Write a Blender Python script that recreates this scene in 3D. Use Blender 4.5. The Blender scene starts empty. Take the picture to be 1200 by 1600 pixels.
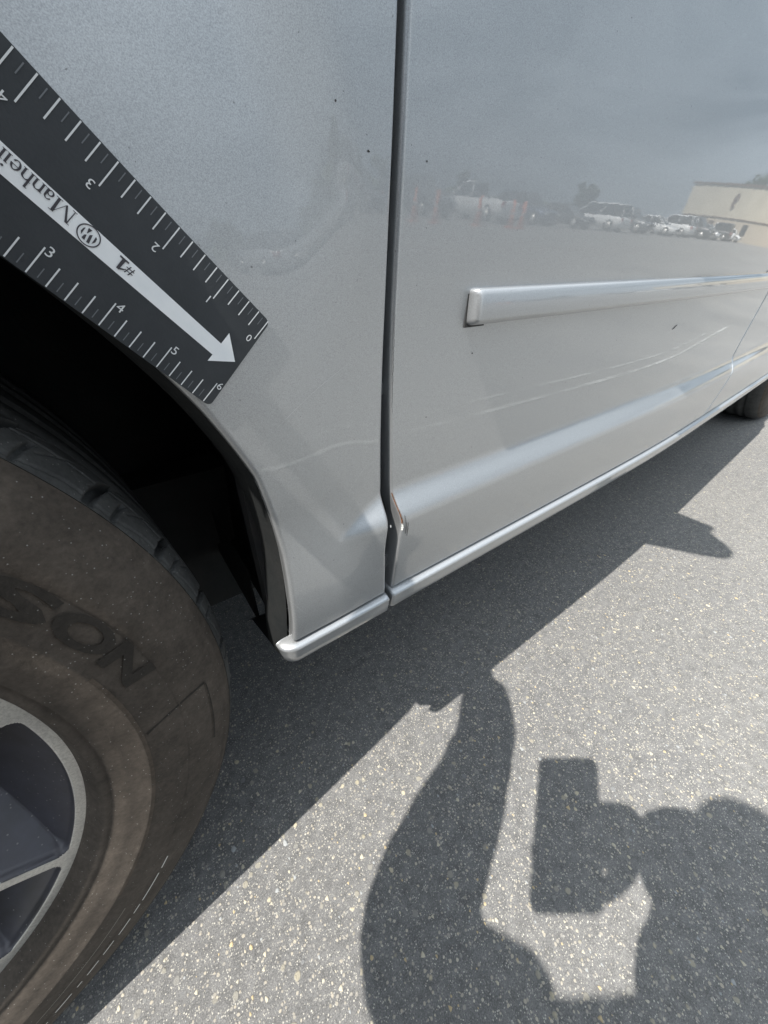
import bpy, bmesh, math, random
from math import sin, cos, pi, radians, atan2, sqrt, hypot
from mathutils import Vector, Matrix, noise
rnd = random.Random(7)
sc = bpy.context.scene
H = 0.645                                   # height of the lens above the asphalt
# ------------------------------------------------------------------ camera
cam_d = bpy.data.cameras.new('camera'); cam = bpy.data.objects.new('camera', cam_d)
sc.collection.objects.link(cam); sc.camera = cam
cam_d.sensor_fit = 'VERTICAL'; cam_d.sensor_height = 36.0; cam_d.lens = 36.0 * 601 / 1600
cam_d.clip_start = 0.004; cam_d.clip_end = 2000
yaw, pitch, roll = radians(36.8), radians(33.3), radians(0.3)
fw = Vector((sin(yaw) * cos(pitch), cos(yaw) * cos(pitch), -sin(pitch)))
rt = Vector((cos(yaw), -sin(yaw), 0)); up = rt.cross(fw)
r2 = rt * cos(roll) + up * sin(roll); u2 = up * cos(roll) - rt * sin(roll)
m = Matrix((r2, u2, -fw)).transposed().to_4x4(); m.translation = (0, 0, H); cam.matrix_world = m
# ------------------------------------------------------------------ light
SUN = Vector((0.63, 0.078, -1.0)).normalized()
sd = bpy.data.lights.new('sun', 'SUN'); sd.energy = 5.0; sd.angle = radians(0.6); sd.color = (1.0, 0.955, 0.89)
so = bpy.data.objects.new('sun', sd); sc.collection.objects.link(so); so.rotation_euler = SUN.to_track_quat('-Z', 'Y').to_euler()
so.location = (-3, 0, 8)
w = bpy.data.worlds.new('World'); sc.world = w; w.use_nodes = True
N = w.node_tree.nodes; L = w.node_tree.links
bg = N['Background']; bg.inputs['Strength'].default_value = 0.112
sky = N.new('ShaderNodeTexSky'); sky.sky_type = 'NISHITA'; sky.sun_disc = False
sky.sun_elevation = math.asin(-SUN.z); sky.sun_rotation = atan2(-SUN.x, -SUN.y) % (2 * pi); sky.air_density = 1.2; sky.dust_density = 2.5
tc = N.new('ShaderNodeTexCoord'); mp = N.new('ShaderNodeMapping'); mp.inputs['Scale'].default_value = (1, 1, 2.6)
L.new(tc.outputs['Generated'], mp.inputs[0])
n1 = N.new('ShaderNodeTexNoise'); n1.inputs['Scale'].default_value = 3.0; n1.inputs['Detail'].default_value = 9; n1.inputs['Roughness'].default_value = .55; n1.inputs['Distortion'].default_value = .5
L.new(mp.outputs[0], n1.inputs['Vector'])
cr = N.new('ShaderNodeValToRGB'); cr.color_ramp.elements[0].position = .41; cr.color_ramp.elements[0].color = (4.0, 4.7, 5.4, 1)
cr.color_ramp.elements[1].position = .60; cr.color_ramp.elements[1].color = (9.4, 10.1, 10.8, 1)
L.new(n1.outputs['Fac'], cr.inputs[0])
n2 = N.new('ShaderNodeTexNoise'); n2.inputs['Scale'].default_value = 1.1; n2.inputs['Detail'].default_value = 6
L.new(mp.outputs[0], n2.inputs['Vector'])
cf = N.new('ShaderNodeValToRGB'); cf.color_ramp.elements[0].position = .3; cf.color_ramp.elements[0].color = (.62,) * 3 + (1,); cf.color_ramp.elements[1].position = .5
L.new(n2.outputs['Fac'], cf.inputs[0])
mx = N.new('ShaderNodeMixRGB'); L.new(cf.outputs[0], mx.inputs[0]); L.new(sky.outputs[0], mx.inputs[1]); L.new(cr.outputs[0], mx.inputs[2])
sx = N.new('ShaderNodeSeparateXYZ'); L.new(tc.outputs['Generated'], sx.inputs[0])
gr = N.new('ShaderNodeValToRGB'); gr.color_ramp.elements[0].position = .02; gr.color_ramp.elements[0].color = (.38, .42, .45, 1); gr.color_ramp.elements[1].position = .7; gr.color_ramp.elements[1].color = (1.3, 1.3, 1.3, 1); ge = gr.color_ramp.elements.new(.34); ge.color = (.52, .555, .58, 1)
L.new(sx.outputs['Z'], gr.inputs[0]); mg = N.new('ShaderNodeMixRGB'); mg.blend_type = 'MULTIPLY'; mg.inputs[0].default_value = 1
L.new(mx.outputs[0], mg.inputs[1]); L.new(gr.outputs[0], mg.inputs[2]); L.new(mg.outputs[0], bg.inputs['Color'])
vs = sc.view_settings; sc.display_settings.display_device = 'sRGB'
vs.view_transform = 'Standard'; vs.look = 'None'; vs.gamma = 1; vs.use_curve_mapping = False; vs.exposure = 0.77

# ------------------------------------------------------------------ helpers
def lk(o): sc.collection.objects.link(o); return o
def tag(o, label=None, cat=None, group=None, kind=None):
    for k, v in (('label', label), ('category', cat), ('group', group), ('kind', kind)):
        if v: o[k] = v
    return o
def wloc(p):
    v = Vector((0, 0, 0))
    while p: v = v + p.location; p = p.parent
    return v
def empty(name, loc, parent=None):
    o = bpy.data.objects.new(name, None); o.empty_display_size = .1; lk(o)
    o.location = Vector(loc) - (wloc(parent) if parent else Vector()); o.parent = parent; return o
def mk(name, V, F, mat, parent=None, smooth=True, lift=True, mi=None, loc=None):
    """one mesh object; vertices are given relative to the lens height (lift) in place"""
    if isinstance(parent, str): raise ValueError
    dz = H if lift else 0
    o_loc = Vector(loc) if loc else Vector((0, 0, 0))
    base = wloc(parent) if parent else Vector()
    org = o_loc if not parent else (base + o_loc if loc else base)
    me = bpy.data.meshes.new(name)
    me.from_pydata([(v[0] - org.x, v[1] - org.y, v[2] + dz - org.z) for v in V], [], F)
    for a in (mat if isinstance(mat, (list, tuple)) else [mat]): me.materials.append(a)
    if mi: me.polygons.foreach_set('material_index', mi)
    if smooth: me.polygons.foreach_set('use_smooth', [True] * len(F))
    me.update()
    o = bpy.data.objects.new(name, me); lk(o); o.parent = parent; o.location = o_loc
    return o
def grid(rows, closed=False):
    nr, nc = len(rows), len(rows[0]); V = [p for r in rows for p in r]; F = []
    for i in range(nr - 1):
        for j in range(nc if closed else nc - 1):
            k = (j + 1) % nc
            F.append((i * nc + j, i * nc + k, (i + 1) * nc + k, (i + 1) * nc + j))
    return V, F
def join(*gs):
    V, F = [], []
    for v, f in gs:
        b = len(V); V += list(v); F += [tuple(i + b for i in q) for q in f]
    return V, F
def box(x0, x1, y0, y1, z0, z1):
    V = [(x, y, z) for z in (z0, z1) for y in (y0, y1) for x in (x0, x1)]
    return V, [(0, 2, 3, 1), (4, 5, 7, 6), (0, 1, 5, 4), (2, 6, 7, 3), (0, 4, 6, 2), (1, 3, 7, 5)]
def bevel(o, wd=.01, seg=2):
    b = o.modifiers.new('bevel', 'BEVEL'); b.width = wd; b.segments = seg; b.limit_method = 'ANGLE'; return o
def tube(pts, rad, n=10):
    rows = []; P = [Vector(p) for p in pts]
    for i, p in enumerate(P):
        t = (P[min(i + 1, len(P) - 1)] - P[max(i - 1, 0)]).normalized()
        a = t.orthogonal().normalized() if i == 0 else (a - t * a.dot(t)).normalized()
        b = t.cross(a); r = rad[i] if isinstance(rad, (list, tuple)) else rad
        rows.append([tuple(p + (a * cos(2 * pi * k / n) + b * sin(2 * pi * k / n)) * r) for k in range(n)])
    V, F = grid(rows, True); F.append(tuple(range(n))[::-1]); F.append(tuple(range(len(V) - n, len(V)))); return V, F
def ss(a, b, x):
    t = min(1, max(0, (x - a) / (b - a))); return t * t * (3 - 2 * t)
def interp(tab, x):
    if x <= tab[0][0]: return tab[0][1]
    for (a, b), (c, d) in zip(tab, tab[1:]):
        if x <= c: return b + (d - b) * (x - a) / (c - a)
    return tab[-1][1]

# ------------------------------------------------------------------ materials
def mat(name, col, rough=.5, metal=0., coat=0., spec=.5, coat_rough=.03, emis=None):
    a = bpy.data.materials.new(name); a.use_nodes = True; b = a.node_tree.nodes['Principled BSDF']
    b.inputs['Base Color'].default_value = (*col, 1); b.inputs['Roughness'].default_value = rough
    b.inputs['Metallic'].default_value = metal; b.inputs['Coat Weight'].default_value = coat
    b.inputs['Coat Roughness'].default_value = coat_rough; b.inputs['Specular IOR Level'].default_value = spec
    if emis: b.inputs['Emission Color'].default_value = (*emis, 1); b.inputs['Emission Strength'].default_value = 1
    return a
class G:                                     # small node-graph helper
    def __init__(s, a): s.t = a.node_tree; s.n = s.t.nodes; s.b = s.n['Principled BSDF']; s.tc = s.n.new('ShaderNodeTexCoord')
    def link(s, a, b): s.t.links.new(a, b)
    def noise(s, scale, detail=4, rough=.5, vec=None, dist=0):
        x = s.n.new('ShaderNodeTexNoise'); x.inputs['Scale'].default_value = scale; x.inputs['Detail'].default_value = detail
        x.inputs['Roughness'].default_value = rough; x.inputs['Distortion'].default_value = dist
        s.link(vec or s.tc.outputs['Object'], x.inputs['Vector']); return x
    def vor(s, scale, vec=None, feat='F1'):
        x = s.n.new('ShaderNodeTexVoronoi'); x.feature = feat; x.inputs['Scale'].default_value = scale
        s.link(vec or s.tc.outputs['Object'], x.inputs['Vector']); return x
    def ramp(s, fac, stops, interp='LINEAR'):
        x = s.n.new('ShaderNodeValToRGB'); e = x.color_ramp; e.interpolation = interp
        while len(e.elements) < len(stops): e.elements.new(.5)
        for q, (p, c) in zip(e.elements, stops): q.position = p; q.color = (*(c if isinstance(c, tuple) else (c,) * 3), 1)
        s.link(fac, x.inputs[0]); return x.outputs[0]
    def mix(s, fac, a, b, mode='MIX'):
        x = s.n.new('ShaderNodeMixRGB'); x.blend_type = mode
        for i, v in enumerate((fac, a, b)):
            if isinstance(v, (int, float)): x.inputs[i].default_value = v if i == 0 else (v,) * 3 + (1,)
            elif isinstance(v, tuple): x.inputs[i].default_value = (*v, 1)
            else: s.link(v, x.inputs[i])
        return x.outputs[0]
    def math(s, op, a, b=0.):
        x = s.n.new('ShaderNodeMath'); x.operation = op
        for i, v in enumerate((a, b)):
            if isinstance(v, (int, float)): x.inputs[i].default_value = v
            else: s.link(v, x.inputs[i])
        return x.outputs[0]
    def bump(s, h, strength=.3, dist=.001, nrm=None, to='Normal'):
        x = s.n.new('ShaderNodeBump'); x.inputs['Strength'].default_value = strength; x.inputs['Distance'].default_value = dist
        s.link(h, x.inputs['Height'])
        if nrm: s.link(nrm, x.inputs['Normal'])
        s.link(x.outputs[0], s.b.inputs[to]); return x.outputs[0]
    def set(s, **k):
        for n_, v in k.items(): s.link(v, s.b.inputs[n_.replace('_', ' ')])

def paint(name, col, metal=.75, rough=.42, flake=1., dust=.5):
    a = mat(name, col, rough, metal, 1., coat_rough=.015); g = G(a)
    a.node_tree.nodes['Principled BSDF'].inputs['Coat IOR'].default_value = 1.5
    fl = g.vor(1700); c1 = g.ramp(g.math('MULTIPLY', fl.outputs['Distance'], 1.), [(.0, 1.22), (.5, .93), (1., .8)])
    fn = g.noise(2400, 1, .7)
    sp = g.noise(420, 1); dk = g.ramp(sp.outputs['Fac'], [(.0, 0.), (.785, 0.), (.81, 1.)])         # dark road-tar specks
    big = g.noise(5, 5, .6)
    c = g.mix(.42 * flake, g.mix(1., col, c1, 'MULTIPLY'), g.mix(1., col, g.ramp(fn.outputs['Fac'], [(.3, .62), (.7, 1.38)]), 'MULTIPLY'))
    dirt = g.math('MULTIPLY', g.ramp(big.outputs['Fac'], [(.4, 0.), (.75, 1.)]), .25 * dust)
    c = g.mix(dirt, c, (.30, .29, .27)); c = g.mix(g.math('MULTIPLY', dk, .55), c, (.07, .07, .07))
    g.set(Base_Color=c)
    g.set(Roughness=g.ramp(big.outputs['Fac'], [(.35, rough - .01), (.7, rough + .015)]))
    cn = g.noise(60, 3, .6); g.set(Coat_Roughness=g.ramp(cn.outputs['Fac'], [(.35, .0), (.75, .008)]))
    
    x = g.n.new('ShaderNodeBump'); x.inputs['Strength'].default_value = .006; x.inputs['Distance'].default_value = .0012
    g.link(g.noise(260, 2).outputs['Fac'], x.inputs['Height']); g.link(x.outputs[0], g.b.inputs['Coat Normal'])
    return a
SILVER = paint('silver_metallic_paint', (.40, .412, .422), dust=.12)
TRIM = paint('silver_moulding_paint', (.38, .393, .405), .6, .36, .6, .12)

def asphalt():
    a = mat('worn_asphalt', (.1, .1, .1), .88, spec=.35); g = G(a)
    wob = g.noise(90, 2); vec = g.n.new('ShaderNodeVectorMath'); vec.operation = 'MULTIPLY_ADD'
    g.link(wob.outputs['Color'], vec.inputs[0]); vec.inputs[1].default_value = (.004,) * 3; g.link(g.tc.outputs['Object'], vec.inputs[2]); vv = vec.outputs[0]
    def stones(scale, cover, r0, r1):
        v = g.vor(scale, vv); sep = g.n.new('ShaderNodeSeparateColor'); g.link(v.outputs['Color'], sep.inputs[0])
        on = g.ramp(sep.outputs[0], [(cover - .01, 1.), (cover + .01, 0.)])
        rad = g.ramp(sep.outputs[1], [(0, r0), (1, r1)])
        m_ = g.math('MULTIPLY', on, g.ramp(g.math('SUBTRACT', v.outputs['Distance'], rad), [(.0, 1.), (.10, 0.)])); return m_, sep
    base = g.ramp(g.noise(1.1, 6, .6).outputs['Fac'], [(.3, (.138, .138, .139)), (.7, (.192, .188, .180))])
    mott = g.ramp(g.noise(60, 5, .75).outputs['Fac'], [(.25, .62), (.75, 1.4)])
    fine = g.ramp(g.noise(700, 2, .8).outputs['Fac'], [(.25, .45), (.75, 1.6)])
    c = g.mix(1., base, mott, 'MULTIPLY'); c = g.mix(.85, c, g.mix(1., c, fine, 'MULTIPLY'))
    m3, s3 = stones(560, .55, .18, .42); c3 = g.ramp(s3.outputs[2], [(.0, (.17, .175, .18)), (.5, (.33, .32, .29)), (1., (.52, .50, .44))])
    m2, s2 = stones(260, .42, .14, .40); c2 = g.ramp(s2.outputs[2], [(.0, (.14, .145, .15)), (.35, (.28, .27, .25)), (.7, (.42, .38, .31)), (1., (.58, .54, .46))])
    m1, s1 = stones(105, .16, .10, .36); c1 = g.ramp(s1.outputs[2], [(.0, (.20, .205, .21)), (.5, (.38, .345, .26)), (1., (.52, .46, .34))])
    c = g.mix(m3, c, c3); c = g.mix(m2, c, c2); c = g.mix(m1, c, c1)
    st = g.ramp(g.noise(.35, 5, .6).outputs['Fac'], [(.35, .86), (.65, 1.1)]); c = g.mix(1., c, st, 'MULTIPLY')
    g.set(Base_Color=c)
    h = g.math('ADD', g.math('MULTIPLY', m2, .6), g.math('ADD', g.math('MULTIPLY', m1, .9), g.math('MULTIPLY', g.noise(420, 4, .8).outputs['Fac'], 1.5)))
    g.bump(h, .55, .0022); g.set(Roughness=g.ramp(m2, [(0, .92), (1, .6)]))
    return a
ASPHALT = asphalt()

def rubber(name, col, brown=.0, rough=.8):
    a = mat(name, col, rough, spec=.3); g = G(a)
    n_ = g.noise(16, 6, .65); n3 = g.noise(300, 3, .7)
    c = g.ramp(n_.outputs['Fac'], [(.3, col), (.7, tuple(q * (1.25 + brown) for q in col))])
    c = g.mix(.6, c, g.mix(1., c, g.ramp(n3.outputs['Fac'], [(.3, .7), (.7, 1.35)]), 'MULTIPLY'))
    dr = g.noise(55, 5, .75); c = g.mix(.55, c, g.mix(1., c, g.ramp(dr.outputs['Fac'], [(.3, .6), (.72, 1.55)]), 'MULTIPLY'))
    sp = g.vor(520); sm = g.n.new('ShaderNodeSeparateColor'); g.link(sp.outputs['Color'], sm.inputs[0])
    speck = g.math('MULTIPLY', g.ramp(sm.outputs[0], [(.10, 1.), (.11, 0.)]), g.ramp(sp.outputs['Distance'], [(.12, 1.), (.26, 0.)]))
    c = g.mix(g.math('MULTIPLY', speck, .75), c, (.34, .33, .31)); g.set(Base_Color=c)
    g.bump(n3.outputs['Fac'], .35, .0006); return a
TYRE = rubber('tyre_rubber_sidewall', (.048, .040, .033), .5)
TREAD = rubber('tyre_rubber_tread', (.056, .057, .056), .1, .75)
LETTER = rubber('tyre_letter_rubber', (.024, .021, .018), .1)
PLAST = mat('black_liner_plastic', (.012, .013, .014), .75, spec=.12); g = G(PLAST); g.bump(g.noise(240, 3).outputs['Fac'], .4, .001)
g.set(Base_Color=g.ramp(g.noise(9, 5, .7).outputs['Fac'], [(.3, (.011, .013, .014)), (.75, (.028, .028, .027))]))
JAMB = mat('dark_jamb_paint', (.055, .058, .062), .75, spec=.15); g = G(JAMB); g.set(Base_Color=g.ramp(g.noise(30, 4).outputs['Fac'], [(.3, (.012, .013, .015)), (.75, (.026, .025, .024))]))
ALLOY = mat('machined_alloy', (.40, .39, .37), .42, .6, .35, coat_rough=.15); g = G(ALLOY)
c = g.ramp(g.noise(22, 5, .7).outputs['Fac'], [(.3, (.50, .49, .47)), (.75, (.66, .65, .61))]); sp = g.noise(600, 2, .8)
g.set(Base_Color=g.mix(.5, c, g.mix(1., c, g.ramp(sp.outputs['Fac'], [(.3, .6), (.6, 1.2)]), 'MULTIPLY'))); g.bump(sp.outputs['Fac'], .25, .0004)
POCKET = mat('dusty_grey_rim_paint', (.06, .058, .06), .5, .35, .3, coat_rough=.25); g = G(POCKET)
c = g.ramp(g.noise(11, 5, .7).outputs['Fac'], [(.3, (.045, .042, .040)), (.7, (.088, .086, .106))]); sv = g.vor(380); sm = g.n.new('ShaderNodeSeparateColor'); g.link(sv.outputs['Color'], sm.inputs[0])
sk = g.math('MULTIPLY', g.ramp(sm.outputs[0], [(.09, 1.), (.10, 0.)]), g.ramp(sv.outputs['Distance'], [(.15, 1.), (.3, 0.)])); g.set(Base_Color=g.mix(g.math('MULTIPLY', sk, .6), c, (.3, .29, .27)))
RULER = mat('black_vinyl_magnet', (.040, .045, .052), .5, spec=.45); g = G(RULER); g.bump(g.noise(900, 2).outputs['Fac'], .2, .0003)
g.set(Base_Color=g.ramp(g.noise(40, 5, .7).outputs['Fac'], [(.3, (.024, .028, .032)), (.75, (.036, .040, .045))]))
PRINT = mat('white_print', (.62, .64, .65), .5); g = G(PRINT); g.set(Base_Color=g.ramp(g.noise(60, 5, .7).outputs['Fac'], [(.3, (.74, .76, .77)), (.7, (.82, .83, .83))]))
INK = mat('dark_ink', (.045, .042, .05), .5)
FAINT = mat('faint_grey_print', (.13, .14, .15), .5)
TICK = mat('tick_print', (.66, .67, .67), .5)
RUST = mat('rust', (.16, .06, .025), .85); g = G(RUST); g.set(Base_Color=g.ramp(g.noise(500, 4).outputs['Fac'], [(.35, (.05, .03, .02)), (.65, (.19, .085, .04))]))
CHIP = mat('bare_chipped_edge', (.48, .49, .47), .6)
CRACK = mat('dark_scratch', (.03, .03, .03), .8)
SCRATCH = mat('pale_scratch', (.55, .56, .56), .6)
GLASS = mat('tinted_glass', (.012, .014, .016), .04, 0, .6)
CHROME = mat('chrome', (.7, .7, .7), .12, 1.)
LAMP = mat('lamp_lens', (.75, .77, .78), .08, .2, 1.)
RED = mat('red_lens', (.35, .015, .012), .15, 0, 1.)

# ------------------------------------------------------------------ ground
def setting(name, V, F, m_, lift=True): return tag(mk(name, V, F, m_, lift=lift, smooth=False), kind='structure')
setting('asphalt_ground', [(-400, -400, 0), (500, -400, 0), (500, 400, 0), (-400, 400, 0)], [(0, 1, 2, 3)], ASPHALT, False)
def linemat(name, col, wear):
    a = mat(name, col, .85); g = G(a)
    n_ = g.noise(45, 6, .8); n3 = g.noise(350, 2, .7); b_ = g.ramp(g.noise(3, 5, .7).outputs['Fac'], [(.35, .0), (.65, .18)])
    f = g.ramp(g.math('ADD', g.math('ADD', g.math('MULTIPLY', n_.outputs['Fac'], .6), g.math('MULTIPLY', n3.outputs['Fac'], .4)), b_), [(wear, 0.), (wear + .06, 1.)])
    tr = g.n.new('ShaderNodeBsdfTransparent'); ms = g.n.new('ShaderNodeMixShader'); out = g.n['Material Output']
    g.link(f, ms.inputs[0]); g.link(tr.outputs[0], ms.inputs[1]); g.link(g.b.outputs[0], ms.inputs[2]); g.link(ms.outputs[0], out.inputs[0])
    g.set(Base_Color=g.mix(.5, col, g.mix(1., col, g.ramp(n3.outputs['Fac'], [(.3, .55), (.7, 1.2)]), 'MULTIPLY'))); return a
WL = linemat('worn_white_line_paint', (.50, .51, .49), .55); RL = linemat('faded_red_line_paint', (.27, .17, .14), .55)
def stripe(name, a, b, wd, m_, n=1):
    a, b = Vector(a), Vector(b); d = (b - a).normalized(); s = Vector((-d.y, d.x)) * wd / 2
    V = []
    for i in range(n + 1):
        p = a.lerp(b, i / n); V += [(p.x + s.x, p.y + s.y, .004), (p.x - s.x, p.y - s.y, .004)]
    setting(name, V, [(2 * i, 2 * i + 1, 2 * i + 3, 2 * i + 2) for i in range(n)], m_, False)
stripe('stall_line', (-.6, -.86), (6.2, -.60), .035, WL)
stripe('stall_line', (-.4, -1.02), (5.4, -.76), .02, WL)
for k in range(20): stripe('stall_line', (-8 + 3.3 * k, -23.4), (-8 + 3.3 * k, -18.0), .11, WL)
stripe('aisle_line', (-10, -11.9), (70, -11.4), .12, WL)
stripe('aisle_line', (2, -6.0), (50, -7.0), .10, RL)

# embedded aggregate near the lens: real stones, too many to count
def pebbles():
    V, F, MI = [], [], []
    r_ = random.Random(3)
    for k in range(2600):
        x = r_.uniform(-.45, 1.1); y = r_.uniform(-.55, .30)
        s = r_.choice((.0009, .0012, .0016, .0016, .0022)) * r_.uniform(.7, 1.3)
        if r_.random() < .02: s = r_.uniform(.003, .0052)
        n = 6; b = len(V); a0 = r_.uniform(0, 6); e = r_.uniform(.55, 1)
        for ring, (q, h) in enumerate(((1., -.0005), (.95, s * .18), (.5, s * .36))):
            for j in range(n):
                a = a0 + 2 * pi * j / n; q2 = q * (1 + .22 * sin(3 * a + a0 * 7) + r_.uniform(-.1, .1))
                V.append((x + s * q2 * cos(a) * e, y + s * q2 * sin(a), h))
        for ring in (0, 1):
            for j in range(n): F.append((b + ring * n + j, b + ring * n + (j + 1) % n, b + ring * n + n + (j + 1) % n, b + ring * n + n + j))
        F.append(tuple(b + 2 * n + j for j in range(n))); mi = r_.choice((0, 0, 1, 2)); MI += [mi] * (2 * n + 1)
    ms = [mat('cream_stone', (.46, .42, .33), .8), mat('grey_stone', (.30, .31, .31), .8), mat('tan_stone', (.45, .36, .22), .8)]
    o = mk('asphalt_aggregate', V, F, ms, lift=False, mi=MI, smooth=False); tag(o, 'small pale stones set in the asphalt surface', 'gravel', kind='stuff')
pebbles()

# ------------------------------------------------------------------ van body side surface
def plan(x): return .055 * (sqrt((x - .75) ** 2 + .0225) + (x - .75)) / 2 - .0003 + (.10 * max(0, -x - .75) ** 2) + .03 * max(0, x - 2.9) ** 2
_tab = []
def _build():
    z, y = -.15, .2187; _tab.append((z, y))
    while z < .6:
        sl = -.066 * ss(-.11, 0.0, z) + .066 * ss(.16, .30, z) + .12 * ss(.22, .5, z)
        y += sl * .005; z += .005; _tab.append((z, y))
_build()
def amp(x): return ss(.085, .160, x)
def Yb(x, z):
    if z > -.15:
        y = interp(_tab, z)
    else: y = .2187
    # crease: the skirt steps outward below the fold
    k = max(0., min(1., (x - .112) / .048))
    st = ss(-.187 + .029 * k, -.188, z); lo = .0135 * st - .0035 * ss(-.195, -.275, z) * st
    y -= lo * k + (1 - k) * (.0110 * ss(-.15, -.25, z))
    # vertical wheel-arch flare of the fender
    f = 1 - ss(.095, .150, x + .28 * max(0, z - .03)); 
    if f > 0: y = y * (1 - f) + f * (.2172 + .010 * ss(.2, .35, z) - .0100 * ss(-.15, -.25, z))
    return y + plan(x)
xL_t = [(-.262, .1591), (-.209, .1570), (-.1751, .1610), (-.1538, .1616), (-.1149, .1617), (-.0251, .1637), (.056, .1641), (.0974, .1638), (.42, .150)]
xR_t = [(-.2635, .1660), (-.2482, .1672), (-.2149, .1695), (-.190, .1730), (-.1849, .1728), (-.1731, .1715), (-.1592, .1705), (-.1223, .1699), (-.0732, .1688), (-.0253, .1687), (.0566, .1687), (.0983, .1680), (.42, .155)]
def smo(tab):
    def f(z): return sum(interp(tab, z + d) for d in (-.006, -.003, 0, .003, .006)) / 5
    return f
xL, xR = smo(xL_t), smo(xR_t)
seam_t = [(-.263, .975), (-.165, 1.043), (-.138, 1.048), (-.07, 1.075), (.42, 1.16)]
seam = smo(seam_t)
VAN = empty('parked_minivan', (1.2, 1.18, 0)); tag(VAN, 'silver minivan parked on the asphalt, seen close along its scratched front fender and front door', 'minivan')
YC = 1.18
def mirrored(name, V, F, m_, parent, **k):
    V2 = [(x, 2 * YC - y, z) for x, y, z in V]; F2 = [f[::-1] for f in F]; return mk(name, V2, F2, m_, parent, **k)
HEM = [(0.0, .022, 1), (0.0, .0032, 1)] + [(.0032 * (1 - sin(a)), .0032 * (1 - cos(a)), 0) for a in (radians(60), radians(35), radians(12), 0)]
def lerp_list(a, b, n): return [a + (b - a) * i / (n - 1) for i in range(n)]
def door(name, xa, xb, z0, z1, nx, nz, parent, both=True):
    zs = [(z0, .022), (z0, .0032)] + [(z0 + d, dy) for d, dy, _ in HEM[2:]]
    zz = lerp_list(z0 + .006, -.20, 14) + lerp_list(-.198, -.145, 22) + lerp_list(-.14, .20, 50) + lerp_list(.21, z1, 10)
    zs += [(z, 0) for z in zz]
    rows = []
    for z, dz in zs:
        A, B = xa(z), xb(z); cols = []
        us = [(A + d, dy) for d, dy, _ in HEM] + [(A + .004 + (B - A - .008) * (i / nx) ** 1.25, 0) for i in range(nx + 1)] + [(B - d, dy) for d, dy, _ in HEM[::-1]]
        rows.append([(x, Yb(x, z) + max(dz, dy), z) for x, dy in us])
    V, F = grid(rows)
    o = mk(name, V, F, SILVER, parent)
    if both: mirrored(name, V, F, SILVER, parent)
    return o
FD = door('front_door', xR, lambda z: seam(z) - .002, -.262, .42, 90, 0, VAN)
door('sliding_door', lambda z: seam(z) + .002, lambda z: 2.16, -.262, .42, 40, 0, VAN)

WCX, WCY, WCZ, WPH = -.3412, .2061, -.2799, .103
def arch_r(th):                                # th in degrees from the rear horizontal
    t = th if th < 90 else 180 - th
    return interp([(-5, .400), (2, .404), (8.7, .414), (13.5, .423), (18.3, .430), (22.3, .436), (29, .4375), (60, .436), (90, .430)], t)
def arch_panel(name, cx, cz, outer, rad, th0, th1, nt=44, both=True):
    """sheet between a wheel arch and an outer outline; outer(s), rad(th)"""
    n = len(outer); rows = []
    hem_in = [(0, .008), (.0003, .005), (0.0, .0028), (.0008, .0012), (.0028, 0)]
    for i, (ox, oz, th) in enumerate(outer):
        r = rad(th); ix, iz = cx + r * cos(radians(th)), max(-.264, cz + r * sin(radians(th)))
        dx, dz = ox - ix, oz - iz; D = hypot(dx, dz); dx /= D; dz /= D; row = []
        for d, dy in hem_in: row.append((ix + dx * d, Yb(ix + dx * d, iz + dz * d) + dy, iz + dz * d))
        for j in range(nt):
            d = .005 + (D - .009) * j / (nt - 1); x, z = ix + dx * d, iz + dz * d; row.append((x, Yb(x, z), z))
        for d, dy, _ in HEM[::-1]: x, z = ox - dx * d, oz - dz * d; row.append((x, Yb(x, z) + dy, z))
        rows.append(row)
    V, F = grid(rows); F = [f[::-1] for f in F]
    o = mk(name, V, F, SILVER, VAN)
    if both: mirrored(name, V, F, SILVER, VAN)
    return o
def path():
    out = []
    for i in range(210):
        t = i / 209; z = -.262 + t * .612; out.append((xL(z), z, 2.6 + 52 * t ** .9))
    for i in range(1, 50): t = i / 49; out.append((xL(.35) + (-1.0 - xL(.35)) * t, .35, 54.6 + t * 75))
    for i in range(1, 40): t = i / 39; out.append((-1.0 + .12 * t * t, .35 - t * .612, 129.6 + t * 47.8))
    return out
FEN = arch_panel('front_fender', WCX, WCZ, path(), arch_r, 0, 180)
def path2():
    out = []
    for i in range(50): t = i / 49; out.append((2.166, -.262 + .682 * t, 177.4 - 50 * t))
    for i in range(1, 30): t = i / 29; out.append((2.166 + 1.5 * t, .42, 127.4 - 75 * t))
    for i in range(1, 30): t = i / 29; out.append((3.666 - .06 * t, .42 - .682 * t, 52.4 - 49.8 * t))
    return out[::-1]
RWX = 2.60
arch_panel('quarter_panel', RWX, WCZ, path2(), lambda th: .425, 0, 180, 24)

# rocker trims
def strip(name, x0, x1, n, capped=True, dy=0., dz=0.):
    sec = [(.245, -.262), (.216, -.2625), (.2085, -.2635), (.2055, -.2645), (.2038, -.2655), (.2029, -.2670), (.2031, -.2682), (.2034, -.2696), (.2046, -.2765), (.2056, -.2832), (.2090, -.2866), (.216, -.2885), (.250, -.290)]
    rows = []
    for i in range(n + 1):
        x = x0 + (x1 - x0) * i / n; k = 0.
        if i == 0 or i == n: k = .0022
        elif i == 1 or i == n - 1: k = .0005
        rows.append([(x, y + plan(x) + dy + k, z + dz + (k if z < -.275 else -k)) for y, z in sec])
    V, F = grid(rows); F = [f[::-1] for f in F]; k = len(sec); F.append(tuple(range(k))); F.append(tuple(range(len(V) - k, len(V)))[::-1])
    return V, F
def xs_fix(V, xs, k):
    return [(xs[i // k], v[1] + 0, v[2]) for i, v in enumerate(V)]
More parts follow.
